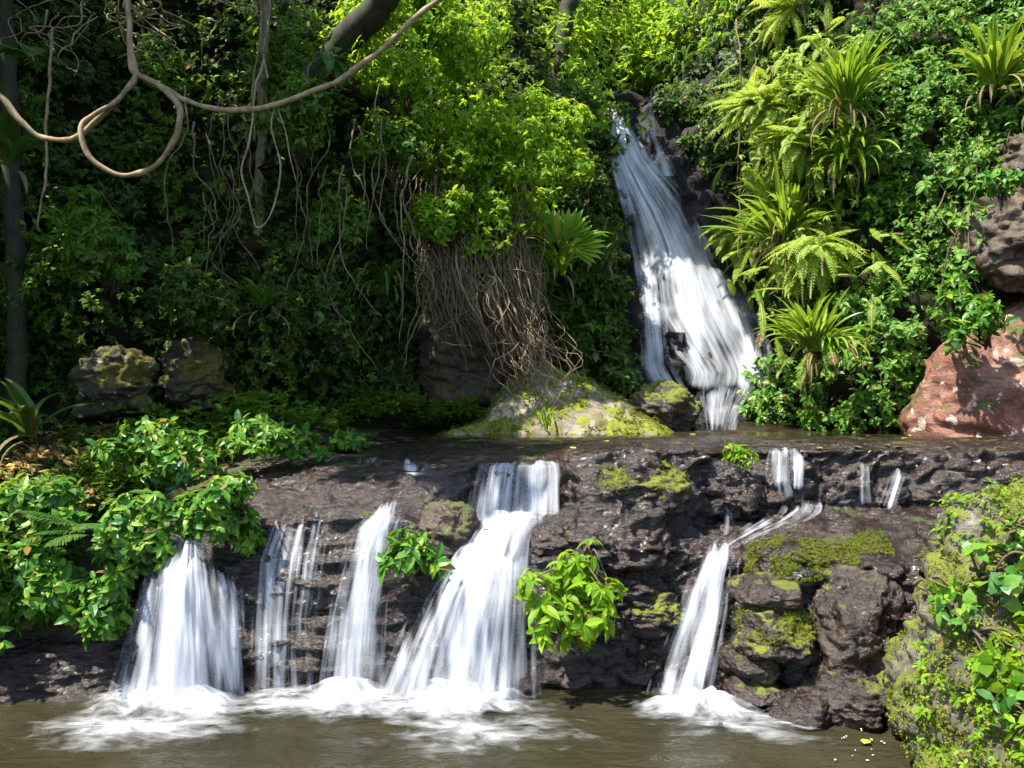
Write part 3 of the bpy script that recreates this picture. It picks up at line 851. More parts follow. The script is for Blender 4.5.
waterfall('waterfall', 'cascade dropping as a striped curtain then fanning out beside the hanging leafy plant', [
    ('curtain', [(459, 484, 566), (466, 474, 574), (490, 468, 576), (520, 462, 578)], [.55, .62, .62, .7], [.05, .1], dict(bulge=.03, edge=.12, top_fade=.18, thin=.07)),
    ('link_stream', [(508, 476, 548), (520, 474, 546), (535, 468, 532), (556, 452, 530), (580, 436, 530)], [.6, .9, .9, .85], [.07, .14], dict(bulge=.08, edge=.2, top_fade=.1)),
    ('fan', [(548, 455, 528), (570, 440, 530), (600, 420, 533), (640, 400, 533), (698, 376, 534)], [.8, .85, .85, .8], [.14, .24, .34], dict(bulge=.16, edge=.16, top_fade=.15, thin=.05))],
    BL, M['fall'], [(-.38, 6.45, 1.05, .66, .045, 1.0, 15), (-.35, 5.95, 1.3, .5, .028, .48, 16, .01)], P(460, 690, 6.8), [(366, 548, 655, 706, .36)])
waterfall('waterfall', 'stepped cascade beside the stacked stone blocks', [
    ('main_stream', [(540, 704, 742), (556, 698, 744), (580, 688, 742), (620, 674, 740), (660, 658, 735), (698, 644, 730)], [.6, .7, .75, .8, .85], [.09, .17, .24], dict(bulge=.1, edge=.22, top_fade=.12, thin=.04)),
    ('side_trickle', [(500, 720, 734), (520, 722, 736), (545, 716, 738)], [.6, .6, .6], [.08], dict(bulge=.0, edge=.3, mono=False))],
    BL, M['fall'], [(1.52, 6.35, .85, .55, .037, .95, 17), (1.6, 6.05, 1.0, .4, .027, .4, 18, .01)], P(690, 690, 6.8), [(642, 736, 658, 704, .28)])
waterfall('waterfall', 'short curtain of water on the shelf beside the little round plant', [
    ('curtain', [(446, 766, 792), (452, 764, 794), (470, 760, 796), (486, 756, 798), (503, 754, 806)], [.5, .62, .5, .42, .45], [.1, .16], dict(bulge=.03, edge=.2, top_fade=.25, bot_fade=.15, gap=.3)),
    ('curtain', [(447, 788, 812), (460, 788, 812), (478, 790, 808), (496, 786, 812)], [.5, .55, .4, .4], [.1, .15], dict(bulge=.02, edge=.2, top_fade=.3, bot_fade=.2, gap=.3)),
    ('side_trickle', [(466, 742, 758), (485, 746, 766), (505, 752, 780)], [.45, .5, .5], [.08], dict(bulge=.0, edge=.3)),
    ('run', [(497, 752, 824), (507, 746, 832), (516, 738, 826), (526, 728, 800), (537, 716, 770), (548, 702, 746)], [.5, .68, .62, .68, .8, .85], [.07, .12], dict(bulge=.0, edge=.25, mono=False, top_fade=.2, sm_=2, gap=.4))],
    BL, M['fall'], [], P(786, 498, 8.2))
waterfall('waterfall', 'thin trickles dropping over the dark shelf rock', [
    ('trickle', [(456, 852, 872), (470, 846, 876), (490, 838, 880), (514, 832, 886)], [.6, .52, .45, .5], [.16, .22], dict(bulge=.0, edge=.25, top_fade=.3, bot_fade=.2)),
    ('trickle', [(466, 894, 912), (480, 886, 910), (498, 880, 904), (514, 872, 902)], [.6, .55, .5, .5], [.16, .22], dict(bulge=.0, edge=.25, top_fade=.3, bot_fade=.2)),
    ('trickle', [(478, 920, 932), (496, 918, 934), (510, 914, 936)], [.45, .45, .4], [.18], dict(bulge=.0, edge=.3, top_fade=.3)),
    ('trickle', [(470, 984, 998), (480, 988, 1004), (494, 990, 1008)], [.35, .4, .35], [.14], dict(bulge=.0, edge=.3, top_fade=.3))],
    BL, M['fall'], [], P(870, 512, 8.1))
waterfall('tall_waterfall', 'tall silky waterfall pouring down the black cliff at the back of the gorge', [
    ('main_stream', [(90, 596, 608), (112, 602, 622), (135, 609, 636), (160, 613, 652), (185, 620, 676), (210, 630, 696), (240, 642, 712), (270, 650, 724), (300, 660, 740)], [.8, .9, .95, .85, .8, .85, .8, .7], [.12, .22], dict(bulge=.14, edge=.16, mono=False, gap=.15, sm_=3)),
    ('left_stream', [(125, 605, 616), (165, 609, 632), (210, 617, 655), (255, 629, 668), (290, 634, 672), (325, 638, 674), (365, 642, 676), (392, 652, 694)], [.6, .75, .65, .7, .75, .7, .6], [.12, .2], dict(bulge=.05, edge=.16, mono=False, gap=.25, sm_=3)),
    ('lower_curtain', [(262, 652, 724), (290, 648, 742), (318, 652, 756), (345, 668, 768), (372, 690, 772), (396, 684, 768)], [.6, .85, .95, .9, .85], [.16, .26], dict(bulge=.12, edge=.14, mono=False, gap=.25, sm_=4, bot_fade=.12)),
    ('thin_stream', [(86, 645, 656, 15.7), (110, 641, 659, 15.6), (140, 641, 664, 15.5), (176, 648, 680, 15.4)], [.8, .75, .7, .6], [.05], dict(bulge=.0, edge=.3, mono=False, gap=.55, sm_=2)),
    ('foot_stream', [(376, 684, 768, 13.3), (390, 682, 764, 13.15), (402, 690, 752, 12.9), (416, 696, 742, 12.35), (430, 700, 736, 12.1)], [.75, .8, .7, .6, .5], [.1, .16], dict(bulge=.05, edge=.25, top_fade=.35, mono=False, gap=.55, sm_=2))],
    BW, M['fall_far'], [], P(715, 425, 13.0))

# ------------------------------------------------------------------ plants
LF = leaf_t(.23, .05, .3); LN = leaf_t(.17, .04, .25); LW = leaf_t(.36, .05, .22); LCo = leaf_c(.3, .06, .2); LS = leaf_c(.22, .04, .3)

def shrub(name, label, cen, rad, n, k, size, tm, mat, seed, base=None, nl=9, lob=.42, cat='shrub', group=None, tilt=1.15, grav=.3, stems=12, extra=None, shell=.35):
    r = np.random.default_rng(seed)
    cen = np.asarray(cen, float); rad = np.asarray(rad, float)
    base = cen - np.array([0, 0, rad[2]]) if base is None else np.asarray(base, float)
    root = thing(name, base, label, cat, group)
    p, out = lobed(cen, rad, n, nl, r, lob, shell)
    b = MB(); whorls(b, p, out, k, size, tm, tilt, grav, .3, r)
    b.build('foliage', mat, root, smooth=False)
    s = MB()
    for i in r.choice(n, min(stems, n), replace=False):
        mid = (base + p[i]) / 2 + r.normal(0, .12, 3) * rad.mean() + np.array([0, 0, .15 * rad[2]])
        tube(s, [base + r.normal(0, .03, 3), mid, p[i]], .012 + .006 * rad.mean(), .005, 9, 4, .02, seed + int(i))
    s.build('stems', M['twig'], root)
    return root

def region_pts(bvh, poly, n, r, off=(.03, .25)):
    """points on the rock seen inside a polygon of the view, with the rock's normal"""
    poly = np.asarray(poly, float)
    lo, hi = poly.min(0), poly.max(0)
    pts, nos = [], []
    tries = 0
    while len(pts) < n and tries < n * 8:
        tries += 1
        x, y = r.uniform(lo[0], hi[0]), r.uniform(lo[1], hi[1])
        c = False
        for (ax, ay), (bx, by) in zip(poly, np.roll(poly, -1, 0)):
            if (ay > y) != (by > y) and x < (bx - ax) * (y - ay) / (by - ay) + ax: c = not c
        if not c: continue
        h, no = hit(bvh, x, y)
        if h is None: continue
        pts.append(h + no * r.uniform(*off)); nos.append(no)
    return np.array(pts), np.array(nos)

def climber(label, bvh, poly, n, k, size, tm, mat, seed, off=(.03, .25), grav=.45, tilt=1.2, name='climbing_plant', cat='climber', group=None, up=.5, clump=.0):
    r = np.random.default_rng(seed)
    p, no = region_pts(bvh, poly, n, r, off)
    if clump:
        keep = fbm(p, 1.3, 3, seed) > -clump
        p, no = p[keep], no[keep]
    lowest = p[np.argmin(p[:, 2])]
    root = thing(name, lowest, label, cat, group)
    b = MB(); whorls(b, p, no + np.array([0, -.15, up]), k, size, tm, tilt, grav, .28, r)
    b.build('foliage', mat, root, smooth=False)
    s = MB()
    srt = p[np.argsort(p[:, 2])]
    for i in range(8):
        a = srt[int(r.uniform(0, .4) * len(srt))]; c = srt[int(r.uniform(.6, .99) * len(srt))]
        tube(s, [a, (a + c) / 2 + r.normal(0, .1, 3), c], .012, .006, 10, 4, .04, seed + i)
    s.build('stems', M['twig'], root)
    return root

def nest_fern(label, base, n, length, width, mat, seed, dead=8, face=(0, -1), spread=.95, arch=(.6, 1.6), group=None, name='nest_fern', cat='fern', rise=(.7, 1.35)):
    r = np.random.default_rng(seed)
    root = thing(name, base, label, cat, group)
    b = MB()
    f = math.atan2(face[1], face[0])
    for i in range(n):
        th = f + r.normal(0, 1) * spread if r.random() < .75 else r.uniform(0, 6.28)
        L = length * r.uniform(.6, 1.15)
        blade(b, np.asarray(base) + r.normal(0, .04, 3), (math.cos(th), math.sin(th)), L, width * r.uniform(.7, 1.15), r.uniform(*rise), r.uniform(*arch), 10, r.normal(0, .4))
    b.build('fronds', mat, root, smooth=False)
    if dead:
        b = MB()
        for i in range(dead):
            th = f + r.normal(0, .8)
            blade(b, np.asarray(base) + r.normal(0, .05, 3) - np.array([0, 0, .03]), (math.cos(th), math.sin(th)), length * r.uniform(.5, 1.0), width * r.uniform(.4, .8), r.uniform(-.2, .4), r.uniform(1.3, 2.0), 9, r.normal(0, .8))
        b.build('dead_fronds', M['dead'], root, smooth=False)
    return root

def plume_fern(label, base, n, length, width, mat, seed, face=(0, -1), spread=1.2, rise=(.1, 1.0), arch=(.8, 1.5), name='tree_fern', cat='fern', group=None, npin=20, dead=0):
    r = np.random.default_rng(seed)
    root = thing(name, base, label, cat, group)
    b = MB()
    f = math.atan2(face[1], face[0])
    for i in range(n):
        th = f + r.normal(0, spread); ri = r.uniform(*rise)
        pinnate(b, np.asarray(base) + r.normal(0, .06, 3), (math.cos(th) * math.cos(ri), math.sin(th) * math.cos(ri), math.sin(ri)), length * r.uniform(.7, 1.15), width * r.uniform(.8, 1.1), r.uniform(*arch), npin, r=r)
    b.build('fronds', mat, root, smooth=False)
    if dead:
        b = MB()
        for i in range(dead):
            th = f + r.normal(0, .9)
            pinnate(b, np.asarray(base) + r.normal(0, .08, 3), (math.cos(th) * .8, math.sin(th) * .8, -.3), length * r.uniform(.6, 1.1), width * .5, .9, npin, r=r)
        b.build('dead_fronds', M['dead'], root, smooth=False)
    return root

def tree(name, label, trunk, radii, unseen_crowns, n, size, mat, seed, bark='bark', k=5, limbs=True, tm=None, group=None):
    r = np.random.default_rng(seed)
    root = thing(name, trunk[0], label, 'tree', group)
    b = MB()
    c = tube(b, trunk, radii, None, max(40, len(trunk) * 14), 16, .03, seed)
    tip = c[-1]
    for cc, cr in unseen_crowns:
        cc = np.asarray(cc, float)
        tube(b, [tip - (tip - c[-6]) * .4, (tip + cc) / 2 + r.normal(0, .25, 3), cc], radii[-1] * .8, .03, 14, 7, .08, seed + 3)
        for q in range(5):
            e = cc + nrm(r.normal(size=3)) * np.asarray(cr) * .7
            tube(b, [cc + r.normal(0, .1, 3), (cc + e) / 2 + r.normal(0, .15, 3), e], .04, .01, 9, 5, .05, seed + q)
    b.build('trunk', M[bark], root)
    b = MB()
    for i, (cc, cr) in enumerate(unseen_crowns):
        p, out = lobed(cc, cr, n, 12, r, .42, .6)
        whorls(b, p, out, k, size, tm or LF, 1.1, .35, .35, r)
    b.build('crown', M[mat], root, smooth=False)  # leaf masses out of view, mostly positioned for the shade they throw
    return root

# --- undergrowth that reads as one mass on the gorge walls (ivy, saplings, ferns nobody could count)
def mass(name, label, bvh, polys, per, k, size, tm, mat, seed, off=(.02, .4), clump=.15, grav=.35, up=.45, fr=.9, cat='undergrowth'):
    r = np.random.default_rng(seed)
    b = MB()
    for poly in polys:
        pl = np.asarray(poly, float)
        area = abs(np.sum(pl[:, 0] * np.roll(pl[:, 1], -1) - pl[:, 1] * np.roll(pl[:, 0], -1))) / 2
        p, no = region_pts(bvh, poly, int(area * per), r, off)
        if len(p) == 0: continue
        q = fbm(p, fr, 4, seed)
        keep = q > -clump
        whorls(b, p[keep] + (no * np.clip(q, 0, 1)[:, None] * .5)[keep], (no + np.array([0, -.1, up]))[keep], k, size, tm, 1.15, grav, .35, r)
    return tag(b.build(name, M[mat], smooth=False), label, cat, kind='stuff')

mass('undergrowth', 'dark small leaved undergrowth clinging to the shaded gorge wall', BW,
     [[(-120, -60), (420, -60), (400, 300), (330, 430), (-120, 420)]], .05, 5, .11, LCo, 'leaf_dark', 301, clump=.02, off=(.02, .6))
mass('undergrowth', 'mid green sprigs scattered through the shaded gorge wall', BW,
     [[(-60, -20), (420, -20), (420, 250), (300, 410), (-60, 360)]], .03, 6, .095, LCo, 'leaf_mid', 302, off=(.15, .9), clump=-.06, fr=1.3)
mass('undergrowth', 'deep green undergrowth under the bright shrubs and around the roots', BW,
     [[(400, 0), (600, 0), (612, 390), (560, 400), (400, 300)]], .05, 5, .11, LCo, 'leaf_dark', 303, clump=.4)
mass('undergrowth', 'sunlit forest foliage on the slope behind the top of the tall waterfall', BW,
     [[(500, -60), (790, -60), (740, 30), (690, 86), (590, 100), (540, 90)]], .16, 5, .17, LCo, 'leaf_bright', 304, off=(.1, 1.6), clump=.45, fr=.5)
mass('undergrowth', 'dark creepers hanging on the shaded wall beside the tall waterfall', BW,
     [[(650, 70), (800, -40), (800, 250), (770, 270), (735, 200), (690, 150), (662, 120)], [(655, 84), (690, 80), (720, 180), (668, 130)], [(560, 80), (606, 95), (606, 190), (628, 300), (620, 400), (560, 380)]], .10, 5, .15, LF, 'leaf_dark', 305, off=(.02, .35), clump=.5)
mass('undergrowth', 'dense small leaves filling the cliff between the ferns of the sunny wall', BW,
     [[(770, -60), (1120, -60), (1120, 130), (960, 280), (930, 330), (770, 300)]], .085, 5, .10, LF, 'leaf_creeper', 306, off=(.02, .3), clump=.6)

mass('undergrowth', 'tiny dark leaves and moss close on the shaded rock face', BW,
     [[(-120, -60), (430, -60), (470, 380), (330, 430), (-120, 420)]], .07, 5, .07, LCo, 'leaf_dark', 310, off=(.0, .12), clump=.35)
# ground cover on the flat left of the stream
mass('ground_cover', 'low bright herbs and seedlings along the back edge of the shelf', BL,
     [[(300, 412), (420, 392), (560, 402), (600, 431), (330, 434)]], .5, 5, .085, LCo, 'leaf_mid', 307, off=(.0, .18), clump=.5, grav=.05, up=1.0, cat='ground cover')
mass('ground_cover', 'low leafy ground cover on the shaded flat behind the glossy shrubs', BL,
     [[(-100, 405), (330, 405), (340, 440), (240, 460), (90, 520), (60, 600), (-100, 620)]], .16, 5, .10, LCo, 'leaf_mid', 308, off=(.0, .2), clump=.2, grav=.05, up=1.0, cat='ground cover')
mass('leaf_litter', 'brown fallen leaves lying on the soil bank', BL,
     [[(-80, 430), (120, 440), (60, 560), (-80, 600)]], .1, 1, .10, LCo, 'litter', 309, off=(.01, .03), clump=-.1, grav=.0, up=1.0, cat='leaf litter')

# --- the bright shrubs in the middle
BR = [
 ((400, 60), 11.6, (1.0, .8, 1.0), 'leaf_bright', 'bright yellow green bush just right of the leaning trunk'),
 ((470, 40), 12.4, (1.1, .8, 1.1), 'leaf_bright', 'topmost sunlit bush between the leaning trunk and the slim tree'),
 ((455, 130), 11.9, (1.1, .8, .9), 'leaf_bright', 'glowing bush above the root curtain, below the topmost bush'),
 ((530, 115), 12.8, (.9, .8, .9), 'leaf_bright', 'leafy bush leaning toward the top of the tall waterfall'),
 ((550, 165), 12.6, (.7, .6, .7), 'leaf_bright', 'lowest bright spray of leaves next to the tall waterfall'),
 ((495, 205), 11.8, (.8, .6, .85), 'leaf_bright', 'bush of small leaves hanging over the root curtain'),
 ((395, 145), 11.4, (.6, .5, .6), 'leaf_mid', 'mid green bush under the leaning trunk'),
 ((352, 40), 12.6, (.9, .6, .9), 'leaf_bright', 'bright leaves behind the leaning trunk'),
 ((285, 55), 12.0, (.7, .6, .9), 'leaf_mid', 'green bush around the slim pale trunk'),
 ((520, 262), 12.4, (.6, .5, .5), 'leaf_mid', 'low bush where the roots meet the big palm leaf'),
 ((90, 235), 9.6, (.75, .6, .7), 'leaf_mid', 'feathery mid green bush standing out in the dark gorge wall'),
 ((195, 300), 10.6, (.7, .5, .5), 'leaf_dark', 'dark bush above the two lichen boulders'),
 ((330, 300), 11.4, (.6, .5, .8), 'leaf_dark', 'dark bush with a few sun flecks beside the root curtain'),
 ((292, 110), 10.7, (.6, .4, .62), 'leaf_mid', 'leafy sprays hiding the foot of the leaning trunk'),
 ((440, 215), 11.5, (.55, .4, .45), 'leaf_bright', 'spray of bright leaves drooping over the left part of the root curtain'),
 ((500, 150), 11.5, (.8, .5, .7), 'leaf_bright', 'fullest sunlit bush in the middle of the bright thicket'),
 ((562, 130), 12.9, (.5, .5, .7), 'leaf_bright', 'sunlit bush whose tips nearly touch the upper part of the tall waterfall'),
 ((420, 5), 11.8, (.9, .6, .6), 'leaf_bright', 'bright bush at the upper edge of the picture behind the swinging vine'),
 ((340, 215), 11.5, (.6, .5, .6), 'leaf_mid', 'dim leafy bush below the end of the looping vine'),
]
for i, ((x, y), d, rad, mt, lab) in enumerate(BR):
    br = mt == 'leaf_bright'
    shrub('leafy_bush', lab, P(x, y, d), rad, 520 if br else 300, 5, .105, LF, M[mt], 400 + i, nl=14, lob=.38, stems=14, cat='bush', base=P(x, y, d) + np.array([0, .5, -rad[2] * .9]))

# --- glossy shrubs on the left bank, beside the broad cascade
GL = [
 ((215, 520), 6.9, (.42, .35, .42), 170, 'glossy shrub overhanging the top of the broad white cascade'),
 ((130, 530), 7.0, (.55, .4, .5), 190, 'wide glossy shrub on the bank beside the broad white cascade'),
 ((170, 455), 7.7, (.7, .45, .35), 190, 'upper glossy shrub where the water first slides down the dark shoulder'),
 ((60, 590), 6.75, (.55, .35, .42), 190, 'glossy shrub hanging low over the dark bank at the pool edge'),
 ((40, 510), 7.2, (.55, .4, .35), 120, 'glossy shrub beside the fern plume on the bank'),
 ((110, 610), 6.6, (.3, .25, .28), 80, 'glossy spray of leaves touching the side of the broad white cascade'),
 ((265, 440), 8.4, (.7, .4, .22), 120, 'low glossy shrub trailing along the top of the dark shoulder'),
 ((350, 438), 9.2, (.3, .3, .12), 36, 'little pale leaved plant on the edge of the shelf top'),
 ((-40, 600), 6.5, (.5, .35, .5), 130, 'glossy shrub cut by the edge of the picture above the dark bank'),
]
for i, ((x, y), d, rad, n, lab) in enumerate(GL):
    shrub('glossy_shrub', lab, P(x, y, d), rad, int(n * 1.75), 6, .112, LF, M['leaf_gloss'], 450 + i, nl=13, lob=.36, stems=16, tilt=1.2, grav=.4, base=P(x, y, d) + np.array([0, .35, -rad[2] * .5]))
shrub('leafy_plant', 'small leafy plant growing on the rock between two cascades', P(408, 553, 6.75), (.26, .18, .2), 42, 6, .14, LF, M['leaf_gloss'], 470, nl=7, cat='plant', tilt=1.2, grav=.4, stems=10)
shrub('leafy_plant', 'bright leafy plant hanging down the rock between the fan cascade and the mossy blocks', P(575, 602, 6.5), (.44, .25, .66), 128, 6, .135, leaf_t(.2, .05, .35), M['leaf_bright'], 471, nl=15, lob=.3, shell=.6, cat='plant', tilt=1.25, grav=.6, stems=18, base=P(588, 562, 6.85))
shrub('leafy_plant', 'little round bright plant on the lip of the shelf', P(740, 456, 8.0), (.2, .16, .15), 44, 5, .09, LF, M['leaf_bright'], 472, nl=6, cat='plant', stems=8)

# --- creepers on the sunny wall
CR = [
 ([(835, 310), (905, 300), (930, 345), (915, 400), (890, 432), (800, 432), (820, 380)], 520, 'dense creeper of tiered glossy leaves beside the red rock'),
 ([(742, 380), (790, 345), (835, 385), (830, 432), (745, 428)], 300, 'light green creeper below the bright nest fern at the foot of the wall'),
 ([(880, 110), (985, 70), (985, 200), (950, 250), (900, 300), (880, 230)], 560, 'glossy creeper beside the tallest nest fern, left of the brown boulder'),
 ([(985, 20), (1050, 0), (1050, 120), (1000, 120)], 160, 'leafy creeper at the upper corner of the sunny wall'),
 ([(880, 0), (990, 0), (1000, 60), (900, 110), (850, 60)], 330, 'sunlit creeper around the topmost nest ferns'),
]
for i, (poly, n, lab) in enumerate(CR):
    climber(lab, BW, poly, int(n * 1.3), 5, .115, LF, M['leaf_creeper'] if i != 1 else M['leaf_gloss'], 500 + i, off=(.15, .5))
shrub('leafy_bush', 'leafy bush growing between the brown boulder and the red rock', P(968, 305, 9.9), (.4, .35, .5), 170, 5, .12, LF, M['leaf_gloss'], 510, cat='bush', base=P(985, 345, 10.2))
climber('light green hanging creeper on the sunny edge facing the tall waterfall', BW, [(768, 90), (850, 60), (862, 200), (835, 300), (775, 275), (775, 160)], 1500, 6, .12, LN, M['fern'], 511, off=(.1, .95), grav=.7)
climber('creeper climbing over the left edge of the tall brown boulder', BW, [(925, 150), (985, 120), (1000, 200), (965, 300), (930, 280)], 220, 5, .12, LF, M['leaf_creeper'], 513, off=(.3, .8))
# --- ferns of the sunny wall
def wall(px, py, off=.25):
    h, no = hit(BW, px, py)
    return h + no * off
shrub('leafy_plant', 'small sprig rooted in the gap between the two brown boulders', P(1003, 182, 9.6), (.3, .2, .25), 60, 5, .11, LF, M['leaf_gloss'], 512, cat='plant', stems=8)
nest_fern('largest nest fern on the sunny wall, full of stiff upright strap leaves', wall(850, 195, 1.35), 130, 1.35, .068, M['strap'], 521, 14, (-.25, -1), 1.2, (.1, 1.1), rise=(.4, 1.5))
nest_fern('second big nest fern low on the large one with drooping straps', wall(872, 238, 1.2), 70, 1.05, .058, M['strap'], 522, 12, (.3, -1), 1.1, (.6, 2.0), rise=(.2, 1.2))
nest_fern('ragged nest fern pressed against the left side of the largest one', wall(818, 215, 1.2), 56, .95, .055, M['strap'], 528, 12, (-.6, -1), 1.1, (.4, 1.6), rise=(.3, 1.3))
nest_fern('nest fern with upright leaves at the top of the sunny wall above the largest one', wall(866, 75, 1.1), 80, 1.1, .055, M['strap'], 523, 12, (-.2, -1), 1.2, (.2, 1.4))
nest_fern('open bright nest fern alone among creepers near the upper corner', wall(942, 92, .95), 64, .95, .07, M['strap'], 524, 8, (0, -1), 1.2, (.3, 1.3))
nest_fern('nest fern cut by the edge of the picture above the brown boulder', wall(1012, 118, .95), 44, .8, .06, M['strap'], 525, 6, (-.4, -1), 1.0, (.6, 1.8))
nest_fern('bright nest fern low on the wall next to the foot of the tall waterfall', P(812, 352, 10.9), 80, .9, .055, M['strap'], 526, 10, (-.5, -1), 1.1, (.2, 1.3))
nest_fern('drooping grassy fern hanging below the bright nest fern', P(828, 348, 10.8), 34, .65, .045, M['strap'], 527, 4, (.4, -1), .8, (1.2, 2.2), rise=(.2, .8))
plume_fern('tree fern crown at the top of the wall, fronds reaching over the dark slot', wall(815, 25, .9), 22, 1.2, .24, M['fern'], 531, (-1, -.6), .8, (-.1, .8), (.5, 1.2), dead=8)
def fern_curtain(label, poly, n, L, w, seed, off, dead):
    r = np.random.default_rng(seed)
    p, no = region_pts(BW, poly, n, r, off)
    root = thing('hanging_fern', p[np.argmax(p[:, 2])], label, 'fern')
    b, b2 = MB(), MB()
    for k in range(len(p)):
        th = math.atan2(-1, -.8) + r.normal(0, .9); ri = r.uniform(-1.1, .35)
        pinnate(b2 if r.random() < dead else b, p[k], (math.cos(th) * math.cos(ri), math.sin(th) * math.cos(ri), math.sin(ri)), L * r.uniform(.6, 1.2), w * r.uniform(.8, 1.1), r.uniform(.4, 1.1), 20, r=r)
    b.build('fronds', M['fern'], root, smooth=False)
    b2.build('dead_fronds', M['dead'], root, smooth=False)
fern_curtain('pale feathery fern mass hanging over the dark recess', [(765, 170), (830, 165), (868, 215), (860, 300), (800, 305), (768, 275)], 230, .62, .10, 532, (.55, 1.0), .12)
fern_curtain('yellow green fern mass along the upper sunny edge facing the tall waterfall', [(768, 45), (850, 30), (862, 120), (835, 170), (772, 175)], 190, .6, .10, 536, (.45, .9), .06)
plume_fern('pale fern fronds trailing beside the foot of the dark slot', wall(792, 250, .8), 60, .75, .13, M['fern'], 533, (-.9, -1), 1.0, (-1.2, .3), (.6, 1.3))
plume_fern('light fern in the upper part of the sunny edge', wall(810, 130, .95), 70, .85, .13, M['fern'], 534, (-.8, -1), .8, (-.2, .7), (.7, 1.3))
plume_fern('fern drooping at the top edge of the sunny wall beside the tree fern', wall(850, -10, .9), 18, .9, .2, M['fern'], 535, (-.2, -1), .8, (-.3, .4), (.6, 1.2), dead=10)
for i, (x, y, o_, n_, L_, lab) in enumerate((
    (790, 80, .9, 60, .85, 'bright hanging fern on the sunny edge just under the tree fern crown'),
    (800, 165, 1.0, 80, .85, 'thick pale fern halfway down the sunny edge'),
    (835, 275, .7, 34, .85, 'lowest hanging fern above the bright nest fern'),
    (780, 215, .8, 60, .75, 'hanging fern at the very edge of the dark slot'),
    (825, 110, .8, 50, .8, 'fern behind the upper leaves of the largest nest fern'),
    (845, 25, .9, 20, .9, 'fern between the tree fern crown and the upright nest fern'))):
    plume_fern(lab, wall(x, y, o_), n_, L_, .125, M['fern'], 570 + i, (-.6, -1), 1.1, (-1.1, .4), (.5, 1.2), name='hanging_fern', dead=5 if i == 2 else 0)
# --- ferns elsewhere
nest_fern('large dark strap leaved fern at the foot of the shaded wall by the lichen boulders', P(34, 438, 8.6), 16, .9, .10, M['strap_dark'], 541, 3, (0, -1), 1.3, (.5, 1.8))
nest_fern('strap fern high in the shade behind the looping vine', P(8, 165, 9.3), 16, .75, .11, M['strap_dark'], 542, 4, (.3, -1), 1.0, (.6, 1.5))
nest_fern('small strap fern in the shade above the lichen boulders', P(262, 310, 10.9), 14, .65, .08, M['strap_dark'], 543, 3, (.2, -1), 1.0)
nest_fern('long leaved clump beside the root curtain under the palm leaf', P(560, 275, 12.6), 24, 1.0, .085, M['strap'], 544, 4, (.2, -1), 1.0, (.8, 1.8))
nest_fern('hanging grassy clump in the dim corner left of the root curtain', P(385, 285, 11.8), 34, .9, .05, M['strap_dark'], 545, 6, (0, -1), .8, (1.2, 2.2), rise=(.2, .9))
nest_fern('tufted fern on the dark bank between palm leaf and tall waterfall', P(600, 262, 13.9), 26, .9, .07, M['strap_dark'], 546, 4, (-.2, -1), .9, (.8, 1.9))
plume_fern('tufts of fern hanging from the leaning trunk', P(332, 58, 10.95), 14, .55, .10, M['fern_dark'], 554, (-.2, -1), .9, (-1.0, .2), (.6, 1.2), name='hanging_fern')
nest_fern('small grass tuft at the back edge of the shelf', P(545, 428, 11.4), 18, .4, .03, M['strap'], 547, 0, (0, -1), 1.4, (.3, 1.0))
nest_fern('dark tufted fern hanging at the top of the shaded wall by the thin stream', wall(690, 80, .4), 24, 1.1, .07, M['strap_dark'], 548, 6, (-.2, -1), .8, (1.0, 2.0), rise=(.2, .9))
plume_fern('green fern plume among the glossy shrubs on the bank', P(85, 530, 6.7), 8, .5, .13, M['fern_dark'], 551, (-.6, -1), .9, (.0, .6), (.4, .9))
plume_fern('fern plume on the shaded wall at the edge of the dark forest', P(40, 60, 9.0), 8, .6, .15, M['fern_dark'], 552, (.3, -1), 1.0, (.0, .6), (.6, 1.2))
climber('green creeper on the dark wall left of the tall waterfall', BW, [(530, 270), (600, 250), (625, 300), (620, 370), (560, 350)], 380, 5, .13, LF, M['leaf_mid'], 553, off=(.05, .4))

# big palm-like leaves by the roots
r = np.random.default_rng(560)
bp_ = P(560, 248, 12.2)
root = thing('palm_plant', bp_, 'plant with a few huge pleated leaves lit by sun next to the root curtain', 'plant')
b = MB()
for (tx, ty, L, w) in ((598, 243, .55, .2), (578, 214, .5, .18), (535, 205, .5, .15), (552, 228, .5, .15)):
    e = P(tx, ty, 12.0); v = e - bp_
    for j in range(9):
        a = (j - 4) * .2
        ax = np.array([v[0] * math.cos(a) - v[2] * math.sin(a), v[1], v[0] * math.sin(a) + v[2] * math.cos(a)])
        scatter(b, [bp_ + v * .3], [ax], [[0, -1, .6 + .3 * (j % 2)]], L * (1 - .05 * abs(j - 4)), leaf_t(.12, .02, .2))
b.build('leaves', M['strap'], root, smooth=False)
s = MB()
for e in ((598, 243), (578, 214), (535, 205)): tube(s, [bp_, bp_ + (P(*e, 12.0) - bp_) * .35], .015, .008, 6, 5)
s.build('stems', M['stem'], root)

